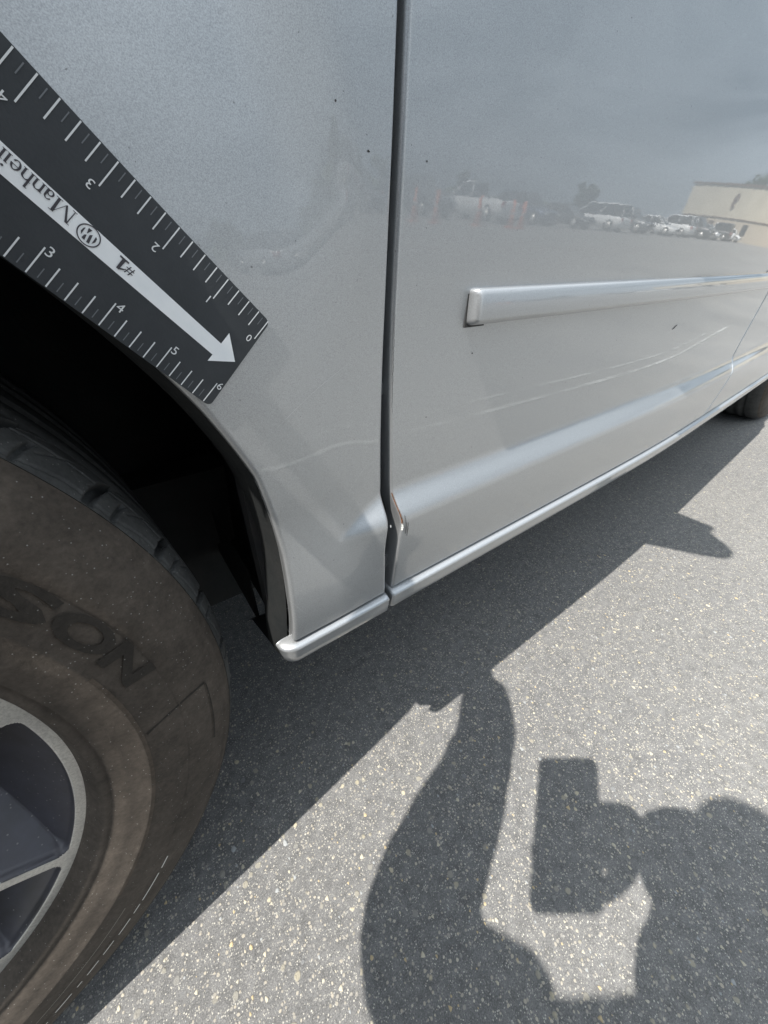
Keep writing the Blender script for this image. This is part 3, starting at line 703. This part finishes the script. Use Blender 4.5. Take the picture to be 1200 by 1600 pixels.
# serif word along the arrow: strokes as polygons in a unit box (x advance, y up)
def ring(cx, cy, rx, ry, w0, w1, a0=0, a1=360, n=20):
    P_ = []
    for i in range(n):
        A, B = radians(a0 + (a1 - a0) * i / n), radians(a0 + (a1 - a0) * (i + 1) / n)
        def wd(a): return w0 + (w1 - w0) * abs(cos(a))
        P_.append([(cx + rx * cos(A), cy + ry * sin(A)), (cx + rx * cos(B), cy + ry * sin(B)), (cx + (rx - wd(B)) * cos(B), cy + (ry - wd(B)) * sin(B)), (cx + (rx - wd(A)) * cos(A), cy + (ry - wd(A)) * sin(A))])
    return P_
th_, tn = .11, .05
def stem(x, y0, y1, w_=th_, serif=True, top=False):
    P_ = [[(x, y0), (x + w_, y0), (x + w_, y1), (x, y1)]]
    if serif: P_.append([(x - .06, y0), (x + w_ + .06, y0), (x + w_ + .06, y0 + .035), (x - .06, y0 + .035)])
    P_.append([(x - .07, y1 - .04), (x + .01, y1 - .04), (x + .01, y1), (x - .07, y1 - .01)]); return P_
def nshape(x, xh=.62, w_=.36):
    return stem(x, 0, xh) + ring(x + th_ + (w_ - th_) / 2 + .0, xh - .19, (w_ - th_) / 2 + .11, .19, tn, th_, 0, 165, 12) + [[(x + w_, 0), (x + w_ + th_, 0), (x + w_ + th_, xh - .19), (x + w_, xh - .19)], [(x + w_ - .05, 0), (x + w_ + th_ + .06, 0), (x + w_ + th_ + .06, .035), (x + w_ - .05, .035)]]
LET = {'M': (1.30, [[(.12, 0), (.17, 0), (.20, 1), (.14, 1)], [(.14, 1), (.28, 1), (.66, .12), (.60, 0)], [(.60, 0), (.66, .06), (1.04, 1), (.98, .92)], [(.96, 1), (1.12, 1), (1.14, 0), (1.0, 0)], [(.02, 0), (.29, 0), (.29, .035), (.02, .035)], [(.88, 0), (1.25, 0), (1.25, .035), (.88, .035)], [(.02, .965), (.25, .965), (.25, 1), (.02, 1)], [(1.0, .965), (1.24, .965), (1.24, 1), (1.0, 1)]]),
       'a': (.52, ring(.21, .17, .19, .19, tn, .09) + [[(.33, .0), (.33 + th_, 0), (.33 + th_, .46), (.33, .46)]] + ring(.24, .43, .20, .20, .05, .09, 0, 160, 10) + [[(.42, 0), (.52, .02), (.52, .05), (.42, .04)]]),
       'n': (.60, nshape(.06)), 'h': (.60, nshape(.06) + [[(.06, .6), (.06 + th_, .6), (.06 + th_, 1.02), (.06, 1.02)], [(-.01, .97), (.07, .97), (.07, 1.02), (-.01, 1.01)]]),
       'e': (.52, ring(.26, .31, .24, .32, tn, th_, 0, 325, 22) + [[(.06, .33), (.48, .33), (.48, .37), (.06, .37)]]),
       'i': (.30, stem(.10, 0, .62) + ring(.155, .86, .07, .07, .07, .07)), 'm': (.98, nshape(.06) + [[(p[0] + .40, p[1]) for p in q] for q in nshape(.06)[2:]])}
def word(s, t0, v0, h):
    x = 0
    for ch in s:
        adv, ps = LET[ch]; rpoly('printed_letter', [[(t0 + (x + px) * h, v0 + py * h) for px, py in p] for p in ps], INK, .00045); x += adv
word('Manheim', 2.985, .995, .215)
# round emblem
cx_, cv_, er = 2.765, 1.125, .150
rpoly('printed_emblem', ring(cx_, cv_, er, er, .016, .016, n=40), INK, .00045)
e_ = [[(-.62, -.30), (-.44, -.50), (-.40, .42), (-.62, .28)], [(-.28, .62), (-.02, .70), (.02, .0), (-.24, .30)], [(-.30, -.62), (-.06, -.10), (-.02, -.66)], [(.06, .02), (.30, .56), (.34, -.30), (.12, -.62)], [(.44, .46), (.62, .26), (.60, -.32), (.46, -.48)]]
e_ = [[(-.66, .10), (-.50, .46), (-.46, -.40), (-.62, -.28)], [(-.36, .62), (-.12, .66), (-.02, -.10), (-.20, -.30)], [(.02, -.62), (.20, -.02), (.34, -.60)], [(.06, .64), (.34, .60), (.30, .20), (.16, .06)], [(.50, .42), (.66, .10), (.62, -.28), (.52, -.40)]]
rpoly('printed_emblem', [[(cx_ + x * er, cv_ + y * er) for x, y in p] for p in e_], INK, .00045)

# ------------------------------------------------------------------ phone in hand
PH = empty('smartphone', (-.03, -.02, H - .07)); tag(PH, 'black smartphone held upright, taking the picture', 'phone')
CL = Vector((0, 0, 0)) - fw * .006
def php(a, b_, d): return tuple(CL + r2 * a + u2 * b_ - fw * d)
def phone_box(a0, a1, b0, b1, d0, d1, rad=.008):
    out = []
    for d in (d0, d1):
        ring_ = []
        for (ca, cb, s0) in ((a1 - rad, b1 - rad, 0), (a0 + rad, b1 - rad, 90), (a0 + rad, b0 + rad, 180), (a1 - rad, b0 + rad, 270)):
            for k in range(5): an = radians(s0 + 22.5 * k); ring_.append(php(ca + rad * cos(an), cb + rad * sin(an), d))
        out.append(ring_)
    V, F = grid(out, True); F.append(tuple(range(20))[::-1]); F.append(tuple(range(20, 40))); return V, F
V, F = phone_box(-.058, .028, -.170, .011, 0, .0085); mk('phone_case', V, F, mat('phone_black', (.02, .02, .022), .4), PH, smooth=False)
V, F = phone_box(-.055, .025, -.166, .007, .0086, .0092); mk('screen', V, F, mat('phone_screen', (.05, .055, .06), .1, 0, 1), PH, smooth=False)
V, F = tube([php(-.020, 0, .0), php(-.020, 0, -.002)], .006, 16); mk('lens', V, F, GLASS, PH, smooth=False)

# ------------------------------------------------------------------ person crouching behind the lens
def person():
    skin_m = mat('skin', (.42, .26, .19), .55); jk = mat('dark_grey_jacket', (.05, .055, .065), .85); tr = mat('navy_trousers', (.035, .04, .06), .85); sh = mat('black_boots', (.02, .02, .02), .6)
    g = G(jk); g.bump(g.noise(40, 5).outputs['Fac'], .6, .006); g = G(tr); g.bump(g.noise(30, 5).outputs['Fac'], .6, .006)
    pel = (-.42, -.50, -.30)
    nodes = {'pel': (pel, .15), 'sp1': ((-.36, -.42, -.16), .145), 'sp2': ((-.26, -.35, -.02), .165), 'chest': ((-.195, -.31, .06), .15), 'neck': ((-.175, -.295, .145), .065), 'head0': ((-.145, -.275, .205), .062),
             'shL': ((-.345, -.165, .05), .095), 'shR': ((-.03, -.395, .05), .095), 'elL': ((-.245, .035, -.11), .075), 'elR': ((-.045, -.250, -.165), .105), 'fmR': ((.088, -.138, -.085), .080), 'fmS': ((.005, -.195, -.135), .098),
             'wrL': ((-.125, .090, .055), .052), 'wrR': (php(.072, -.122, .004), .062), 'paL': ((-.098, .130, .083), .046), 'paM': ((-.066, .176, .112), .036),
             'hipL': ((-.50, -.40, -.30), .10), 'hipR': ((-.33, -.58, -.30), .10), 'knL': ((-.22, -.13, -.22), .068), 'knR': ((.06, -.46, -.23), .068),
             'anL': ((-.42, -.20, -.565), .045), 'anR': ((-.12, -.62, -.565), .045), 'toL': ((-.30, -.06, -.605), .036), 'toR': ((.02, -.50, -.605), .036)}
    edges = [('pel', 'sp1'), ('sp1', 'sp2'), ('sp2', 'chest'), ('chest', 'neck'), ('neck', 'head0'), ('chest', 'shL'), ('chest', 'shR'), ('shL', 'elL'), ('shR', 'elR'), ('elL', 'wrL'), ('elR', 'fmS'), ('fmS', 'fmR'), ('fmR', 'wrR'), ('wrL', 'paL'), ('paL', 'paM'),
             ('pel', 'hipL'), ('pel', 'hipR'), ('hipL', 'knL'), ('hipR', 'knR'), ('knL', 'anL'), ('knR', 'anR'), ('anL', 'toL'), ('anR', 'toR')]
    def skin(nd, ed, root, sub=2):
        ks = list(nd); me = bpy.data.meshes.new('skeleton'); me.from_pydata([nd[k][0] for k in ks], [(ks.index(a), ks.index(b)) for a, b in ed], [])
        o = bpy.data.objects.new('skeleton', me); lk(o); o.modifiers.new('s', 'SKIN'); s2 = o.modifiers.new('u', 'SUBSURF'); s2.levels = s2.render_levels = sub
        for i, k in enumerate(ks):
            sv = me.skin_vertices[0].data[i]; sv.radius = (nd[k][1],) * 2; sv.use_root = (k == root)
        dg = bpy.context.evaluated_depsgraph_get(); e = o.evaluated_get(dg); em = e.to_mesh()
        V = [tuple(v.co) for v in em.vertices]; F = [tuple(p.vertices) for p in em.polygons]; e.to_mesh_clear(); bpy.data.objects.remove(o); return V, F
    V, F = skin(nodes, edges, 'pel'); MI = []
    def near(c):
        best = min(((Vector(nodes[a][0]), Vector(nodes[b][0]), a, b) for a, b in edges), key=lambda s: seg_d(c, s[0], s[1])); return best[2:]
    def seg_d(c, a, b):
        d = b - a; t = max(0, min(1, (c - a).dot(d) / d.dot(d))); return (c - a - d * t).length
    for f in F:
        c = sum((Vector(V[i]) for i in f), Vector()) / len(f); a, b = near(c)
        MI.append(0 if b in ('paL', 'paM') else 3 if 'to' in b else 2 if (b[:2] in ('kn', 'an') or a == 'pel' and b != 'sp1' or a[:3] == 'hip') else 0 if b == 'head0' else 1)
    keep = {}
    for f, m_i in zip(F, MI):
        for i in f: keep[i] = max(keep.get(i, 0), m_i)
    V = [tuple(Vector(p) + noise.noise_vector(Vector(p) * 11) * .011 + noise.noise_vector(Vector(p) * 32) * .004) if keep.get(i, 0) in (1, 2) else p for i, p in enumerate(V)]
    def add(v, f, mi):
        nonlocal V, F, MI
        b = len(V); V += v; F += [tuple(i + b for i in q) for q in f]; MI += [mi] * len(f)
    # head: shaped ellipsoid with brow, nose, mouth, chin, ears, eyes
    hc = Vector((-.128, -.268, .255)); fwd = (Vector((-.02, -.04, -.03)) - hc).normalized(); rgt = fwd.cross(Vector((0, 0, 1))).normalized(); upv = rgt.cross(fwd)
    rows = []
    for i in range(25):
        la = -pi / 2 + pi * i / 24; row = []
        for j in range(32):
            lo = 2 * pi * j / 32; x = cos(la) * sin(lo); y = cos(la) * cos(lo); z = sin(la)
            rx, ry, rz = .077, .095, .115
            if z < 0: rx *= 1 + .28 * z; ry *= 1 + .05 * z
            d = 0
            if y > .3:
                d += .020 * math.exp(-((x) / .16) ** 2 - ((z + .12) / .22) ** 2) * y + .006 * math.exp(-((z - .25) / .12) ** 2) - .008 * sum(math.exp(-((x - s * .38) / .17) ** 2 - ((z - .08) / .12) ** 2) for s in (-1, 1)) + .006 * math.exp(-(x / .3) ** 2 - ((z + .50) / .08) ** 2) + .008 * math.exp(-(x / .3) ** 2 - ((z + .85) / .12) ** 2)
            row.append(tuple(hc + rgt * (x * rx) + fwd * (y * ry + d) + upv * (z * rz)))
        rows.append(row)
    v, f = grid(rows, True); add(v, f, 0)
    for s in (-1, 1):
        e = hc + rgt * (s * .078) - upv * .002; v, f = tube([tuple(e - upv * .028 + fwd * .005), tuple(e - upv * .01 - fwd * .008 + rgt * s * .008), tuple(e + upv * .015 - fwd * .010 + rgt * s * .01), tuple(e + upv * .03 - fwd * .002)], [.006, .009, .010, .006], 8); add(v, f, 0)
    # hands: palm plus five bent fingers
    def hand(wr, dirv, nrm, side, curl, sp=1.):
        wr, dirv, nrm = Vector(wr), Vector(dirv).normalized(), Vector(nrm).normalized(); lat = dirv.cross(nrm).normalized() * side
        v, f = skin({'a': (tuple(wr), .027), 'b': (tuple(wr + dirv * .045), .032), 'c': (tuple(wr + dirv * .085), .030)}, [('a', 'b'), ('b', 'c')], 'a', 2)
        v = [tuple(Vector(p) + nrm * (-.45) * ((Vector(p) - wr).dot(nrm)) + lat * .35 * ((Vector(p) - wr).dot(lat))) for p in v]; add(v, f, 0)
        for k, (off, ln) in enumerate(((-.030, .070), (-.010, .080), (.010, .075), (.029, .060))):
            p = wr + dirv * .080 + lat * off; d = dirv.copy(); pts = [tuple(p - dirv * .02), tuple(p)]
            for q in range(3):
                d = (d * cos(curl) + nrm * sin(curl)).normalized(); p = p + d * ln * (.45, .32, .23)[q]; pts.append(tuple(p))
            v, f = tube(pts, [.009, .0092, .0085, .0078, .006], 8); add(v, f, 0)
        p = wr + dirv * .025 - lat * .028; pts = [tuple(p), tuple(p + dirv * .020 - lat * .022 * sp + nrm * .012), tuple(p + dirv * .046 - lat * .030 * sp + nrm * .028), tuple(p + dirv * .066 - lat * .026 * sp + nrm * .040)]
        v, f = tube(pts, [.013, .012, .0105, .008], 8); add(v, f, 0)
    hand((-.098, .130, .083), (.42, .60, .38), (-.53, .56, -.29), 1, .30, .3)
    hand(php(.098, -.096, -.004), tuple(-r2 + fw * .04), tuple(-fw), 1, .12, .5)
    o = mk('person', V, F, [skin_m, jk, tr, sh], mi=MI)
    o.location = (0, 0, 0); tag(o, 'person in a dark jacket crouching beside the silver minivan, holding a phone', 'person')
    hair_m = mat('dark_hair', (.03, .022, .016), .7); rows = []
    for i in range(16):
        la = -.25 + (pi / 2 + .25) * i / 15; row = []
        for j in range(32):
            lo = 2 * pi * j / 32; x = cos(la) * sin(lo); y = cos(la) * cos(lo); z = sin(la)
            lift_ = .55 if y > .2 else 0; k = 1.09 + .02 * sin(lo * 9 + la * 7)
            zz = max(z, lift_ * (y - .2) if y > .2 else z)
            row.append(tuple(hc + rgt * (x * .077 * k) + fwd * (y * .095 * (k if y < .4 else k - .05)) + upv * (zz * .115 * k)))
        rows.append(row)
    v, f = grid(rows, True); h = mk('hair', v, f, hair_m); h.parent = o
person()

# ------------------------------------------------------------------ the lot behind the lens, seen mirrored in the paint
def lowcar(x, y, rz, col, kind, label, k, group='cars parked in the row across the aisle'):
    Ld, Wd_, Ht = {'sedan': (4.7, 1.8, 1.43), 'suv': (4.7, 1.9, 1.75), 'pickup': (5.5, 1.95, 1.85), 'van': (5.0, 1.95, 1.78)}[kind]
    root = bpy.data.objects.new('parked_' + {'sedan': 'car', 'suv': 'suv', 'pickup': 'pickup_truck', 'van': 'van'}[kind], None); lk(root); root.location = (x, y, 0); root.rotation_euler = (0, 0, rz)
    tag(root, label, {'sedan': 'car', 'suv': 'SUV', 'pickup': 'pickup truck', 'van': 'van'}[kind], group)
    pm = paint('lot_car_paint', col, .3 if max(col) < .6 else 0., .35, .0, 0.)
    h2, w2_ = Ld / 2, Wd_ / 2; bz = .48 * Ht if kind != 'sedan' else .60 * Ht
    bz = {'sedan': .86, 'suv': 1.02, 'pickup': 1.10, 'van': 1.0}[kind]
    # lower body loft along x (stations: x, half width, z bottom, z top)
    st = [(-h2, .80, .42, bz - .22), (-h2 + .08, .92, .30, bz - .06), (-h2 + .5, .99, .22, bz), (-.3 * Ld, 1., .22, bz), (0, 1., .22, bz), (.22 * Ld, 1., .22, bz - .02), (h2 - .45, .97, .22, bz - .12), (h2 - .1, .88, .30, bz - .24), (h2, .74, .42, bz - .36)]
    rows = [[(a, s * w2_, z) for s, z in ((-w, zb), (-w * 1.02, (zb + zt) / 2), (-w * .97, zt - .08), (-w * .86, zt), (0, zt + .03), (w * .86, zt), (w * .97, zt - .08), (w * 1.02, (zb + zt) / 2), (w, zb))] for a, w, zb, zt in st]
    V, F = grid(rows, True); F = [f[::-1] for f in F]; F.append(tuple(range(9))); F.append(tuple(range(len(V) - 9, len(V)))[::-1])
    def part(name, V, F, m_, sm=True):
        me = bpy.data.meshes.new(name); me.from_pydata(V, [], F); me.materials.append(m_); me.polygons.foreach_set('use_smooth', [sm] * len(F)); o = bpy.data.objects.new(name, me); lk(o); o.parent = root; return o
    part('body', V, F, pm)
    gx = {'sedan': (-.36, -.20, .06, .24), 'suv': (-.47, -.42, .06, .22), 'pickup': (-.02, .0, .14, .27), 'van': (-.48, -.44, .14, .34)}[kind]
    rb = [gx[0] * Ld, gx[3] * Ld]; rtp = [gx[1] * Ld, gx[2] * Ld]
    lo = [(rb[0], -.86), (rb[1], -.82), (rb[1], .82), (rb[0], .86)]; hi = [(rtp[0], -.66), (rtp[1], -.64), (rtp[1], .64), (rtp[0], .66)]
    V = [(a, b * w2_, bz - .02) for a, b in lo] + [(a, b * w2_, Ht - .06) for a, b in hi]
    part('windows', V, [(0, 1, 5, 4), (1, 2, 6, 5), (2, 3, 7, 6), (3, 0, 4, 7)], GLASS, False)
    V = [(a, b * w2_ * 1.02, Ht - .07) for a, b in hi] + [(a * .97, b * w2_ * .85, Ht) for a, b in hi]
    part('roof', V, [(0, 1, 5, 4), (1, 2, 6, 5), (2, 3, 7, 6), (3, 0, 4, 7), (4, 5, 6, 7)], pm, False)
    for s in (-1, 1):
        for (a, b) in ((0, 0), (1, 1)) + (() if kind == 'pickup' else ((.5, .5),)):
            p = Vector((lo[0][0] + (lo[1][0] - lo[0][0]) * a, s * .85 * w2_ * 1.01, bz - .03)); q = Vector((hi[0][0] + (hi[1][0] - hi[0][0]) * b, s * .665 * w2_, Ht - .06)); V, F = tube([tuple(p), tuple(q)], .04, 6); part('window_post', V, F, pm)
        V, F = tube([(gx[3] * Ld - .25, s * w2_ * 1.0, bz + .06), (gx[3] * Ld - .25, s * w2_ * 1.14, bz + .10)], [.05, .09], 8); part('door_mirror', V, F, pm)
        V, F = box(h2 - .10, h2 + .005, s * .72 * w2_ - .16, s * .72 * w2_ + .16, bz - .42, bz - .28); part('headlight', V, F, LAMP, False)
        V, F = box(-h2 - .004, -h2 + .10, s * .78 * w2_ - .10, s * .78 * w2_ + .10, bz - .34, bz - .10); part('tail_light', V, F, RED, False)
        for xx in (-.30 * Ld, .31 * Ld):
            R_ = .34 if kind == 'sedan' else .38
            V, F = tube([(xx, s * (w2_ - .24), R_), (xx, s * (w2_ + .015), R_)], R_, 24); wh = part('wheel', V, F, PLAST)
            V, F = tube([(xx, s * (w2_ + .010), R_), (xx, s * (w2_ + .022), R_)], R_ * .62, 20); rm_ = part('rim', V, F, ALLOY); rm_.parent = wh
    V, F = box(h2 - .02, h2 + .012, -.5 * w2_, .5 * w2_, bz - .44, bz - .28); part('grille', V, F, PLAST, False)
    if kind == 'pickup':
        V, F = box(-h2 + .12, gx[0] * Ld - .1, -.80 * w2_, .80 * w2_, bz - .10, bz + .036); part('cargo_bed', V, F, PLAST, False)
    return root
Wc, Sc, Kc, Gc, Rc, Bc = (.75, .76, .76), (.42, .43, .44), (.02, .02, .022), (.10, .105, .11), (.22, .02, .02), (.03, .05, .10)
lots = [(3.2, Sc, 'suv', 'silver SUV parked left of the orange cones, first in the row'), (6.1, Gc, 'sedan', 'dark grey sedan parked behind the orange cones'), (9.0, Kc, 'suv', 'black SUV parked just behind the last orange cone'), (12.0, Wc, 'pickup', 'white pickup truck parked nearest to the orange cones'),
        (15.2, Bc, 'suv', 'dark blue SUV parked beside the white pickup truck'), (18.3, Kc, 'sedan', 'black sedan between the dark blue SUV and a white van'), (21.4, Wc, 'van', 'white van parked in the middle of the row'), (24.5, Gc, 'suv', 'charcoal SUV parked beside the white van'),
        (27.6, Wc, 'sedan', 'white sedan between two dark vehicles'), (30.8, Wc, 'suv', 'white SUV parked before a black pickup truck'), (34.0, Kc, 'pickup', 'black pickup truck parked before the beige building'), (37.4, Sc, 'sedan', 'silver sedan parked before the beige building'),
        (40.6, Kc, 'suv', 'black SUV parked before the beige building'), (44.0, Wc, 'suv', 'white SUV at the far end of the row'), (47.5, Wc, 'sedan', 'white sedan last in the row by the beige building')]
for k, (x, c_, kd, lb) in enumerate(lots): lowcar(9 + (x - 3.2) * 1.6, -20.8 + rnd.uniform(-.3, .3), radians(90 + rnd.uniform(-3, 3)) if k % 3 else radians(-90), c_, kd, lb, k)
for k in range(14):
    c_ = (Gc, Kc, Wc, Sc, Bc, Kc)[k % 6]; kd = ('suv', 'sedan', 'suv', 'pickup', 'sedan')[k % 5]
    lowcar(10 + 4.0 * k, -38, radians(90), c_, kd, '%s %s parked in the farther row, %s' % ({Gc: 'grey', Kc: 'black', Wc: 'white', Sc: 'silver', Bc: 'dark blue'}[c_], {'suv': 'SUV', 'sedan': 'sedan', 'pickup': 'pickup truck'}[kd],
           ['nearest its left end', 'second from the left', 'third from the left', 'fourth from the left', 'behind the white van', 'left of the row centre', 'at the row centre', 'right of the row centre', 'fifth from the right', 'fourth from the right', 'third from the right', 'second from the right by the trees', 'beside the last vehicle', 'last beside the building'][k]), 100 + k, 'cars parked in the farther row')
# traffic cones
ORG = mat('orange_plastic', (.60, .16, .07), .6)
for k, (x, y, lb) in enumerate(((12.0, -13.8, 'orange traffic cone at the left end of its line'), (13.2, -13.9, 'orange traffic cone second from the left'), (15.8, -14.0, 'orange traffic cone in the middle of its line'), (18.2, -14.1, 'orange traffic cone second from the right'), (19.1, -14.2, 'orange traffic cone at the right end of its line'))):
    root = empty('traffic_cone', (x, y, 0)); tag(root, lb, 'cone', 'orange cones standing in the lot')
    def cp(name, V, F, m_): o = mk(name, [(a + x, b_ + y, c_) for a, b_, c_ in V], F, m_, root, lift=False); return o
    V, F = box(-.2, .2, -.2, .2, 0, .04); cp('base', V, F, ORG)
    V, F = tube([(0, 0, .04), (0, 0, .5), (0, 0, 1.05)], [.17, .10, .035], 16); cp('cone_body', V, F, ORG)
    V, F = tube([(0, 0, .52), (0, 0, .70)], [.100, .074], 16); cp('reflective_band', V, F, mat('white_band', (.7, .7, .7), .4))
# beige warehouse
BG = empty('beige_warehouse', (104, -12, 0)); tag(BG, 'long beige metal warehouse with a dark emblem, beyond the parked cars', 'building')
WALL = mat('beige_metal_siding', (.56, .47, .33), .7); g = G(WALL); g.set(Base_Color=g.ramp(g.noise(.4, 5).outputs['Fac'], [(.3, (.47, .425, .335)), (.7, (.54, .49, .39))]))
WALL2 = mat('tan_lower_band', (.45, .39, .31), .7); BR = mat('brown_trim', (.12, .08, .06), .6)
rows = []
a_ = []
for i in range(161):
    y = -36.0 + 60 * i / 160; dx = (0, .06, .06, 0)[i % 4]; a_.append((y, dx))
V, F = grid([[(92 - dx, y, 2.7) for y, dx in a_], [(92 - dx, y, 6.7) for y, dx in a_]]); mk('wall', V, F, WALL, BG, smooth=False, lift=False)
V, F = grid([[(91.96, y, 0) for y, dx in a_], [(91.96, y, 2.66) for y, dx in a_]]); mk('lower_wall', V, F, WALL2, BG, smooth=False, lift=False)
V, F = box(92.05, 118, -36, 24, 0, 6.65); mk('rear_block', V, F, WALL, BG, smooth=False, lift=False)
V, F = box(91.8, 118.2, -36.2, 24.2, 6.7, 6.95); mk('roof', V, F, BR, BG, smooth=False, lift=False)
V, F = box(91.85, 91.95, -36, 24, 2.62, 2.76); mk('band_trim', V, F, BR, BG, smooth=False, lift=False)
for y in (-22.5, -10):
    V, F = box(91.86, 91.98, y, y + 1.5, .9, 2.2); mk('window', V, F, GLASS, BG, smooth=False, lift=False)
V, F = box(91.86, 91.98, -30.6, -29.5, 0, 2.2); mk('door', V, F, BR, BG, smooth=False, lift=False)
V = [(91.85, -27.2 + .95 * a, 4.8 + 1.0 * b_) for a, b_ in ((-.2, -1), (.35, -.7), (.2, -.1), (.6, .2), (.5, .9), (-.1, 1), (-.55, .4), (-.5, -.4))]; mk('wall_emblem', V, [tuple(range(8))], BR, BG, smooth=False, lift=False)
# trees beyond the lot
LEAF = mat('tree_foliage', (.05, .075, .035), .7); g = G(LEAF); g.set(Base_Color=g.ramp(g.noise(.8, 4).outputs['Fac'], [(.3, (.03, .045, .025)), (.7, (.09, .115, .05))])); BARK = mat('bark', (.08, .06, .045), .9)
def tree(x, y, h, seed, lb, bare=False):
    r_ = random.Random(seed); root = empty('shade_tree', (x, y, 0)); tag(root, lb, 'tree', 'trees beyond the parked cars')
    V, F = tube([(x, y, 0), (x + .1, y, h * .3), (x - .1, y + .1, h * .6), (x, y, h * .85)], [.28, .22, .14, .04], 8)
    for k in range(7):
        a = r_.uniform(0, 6.3); z0 = h * r_.uniform(.28, .6); L_ = h * r_.uniform(.2, .34); V, F = join((V, F), tube([(x, y, z0), (x + cos(a) * L_ * .5, y + sin(a) * L_ * .5, z0 + L_ * .45), (x + cos(a) * L_, y + sin(a) * L_, z0 + L_ * .75)], [.1, .06, .02], 6))
    mk('trunk', V, F, BARK, root, lift=False)
    V, F = [], []
    cl = [(x + r_.uniform(-.32, .32) * h, y + r_.uniform(-.32, .32) * h, h * r_.uniform(.42, .95)) for _ in range(16)]
    for c_ in cl:
        R_ = h * r_.uniform(.09, .17)
        for _ in range(150):
            d = Vector((r_.gauss(0, 1), r_.gauss(0, 1), r_.gauss(0, .8))).normalized() * R_ * r_.uniform(.5, 1); p = Vector(c_) + d; s = r_.uniform(.12, .28)
            u_ = Vector((r_.gauss(0, 1), r_.gauss(0, 1), r_.gauss(0, 1))).normalized(); v_ = u_.orthogonal().normalized(); b_ = len(V)
            V += [tuple(p + u_ * s), tuple(p + v_ * s * .6), tuple(p - u_ * s), tuple(p - v_ * s * .6)]; F.append((b_, b_ + 1, b_ + 2, b_ + 3))
    mk('crown', V, F, LEAF, root, lift=False, smooth=False)
tl = ['tree behind the left end of the far row', 'broad tree behind the far row', 'low tree behind the far row', 'tall tree between the far row and the warehouse', 'rounded tree left of the warehouse', 'small tree at the warehouse corner', 'tree rising behind the warehouse roof', 'second tree rising behind the warehouse roof']
for k, (x, y, h) in enumerate(((8, -58, 4), (20, -60, 4.6), (33, -58, 4.2), (46, -61, 5), (60, -58, 5), (76, -46, 5), (124, -22, 11), (126, -34, 10.5))): tree(x, y, h, 40 + k, 'dark green leafy ' + tl[k])
V, F = [], []
ridge = lerp_list(-220, 330, 90); base = []
for i, x in enumerate(ridge): base.append((x, -170 - 10 * sin(i * .3), 6 + 2.5 * noise.noise(Vector((x * .03, 0, 0))) + 2 * noise.noise(Vector((x * .2, 3, 0)))))
V, F = grid([[(x, y, 0) for x, y, z in base], [(x, y - 6, z * .8) for x, y, z in base], [(x, y - 16, z) for x, y, z in base], [(x, y - 40, 0) for x, y, z in base]])
tag(mk('far_tree_line', V, F, LEAF, lift=False), 'dark distant tree line along the horizon', 'trees', kind='stuff')
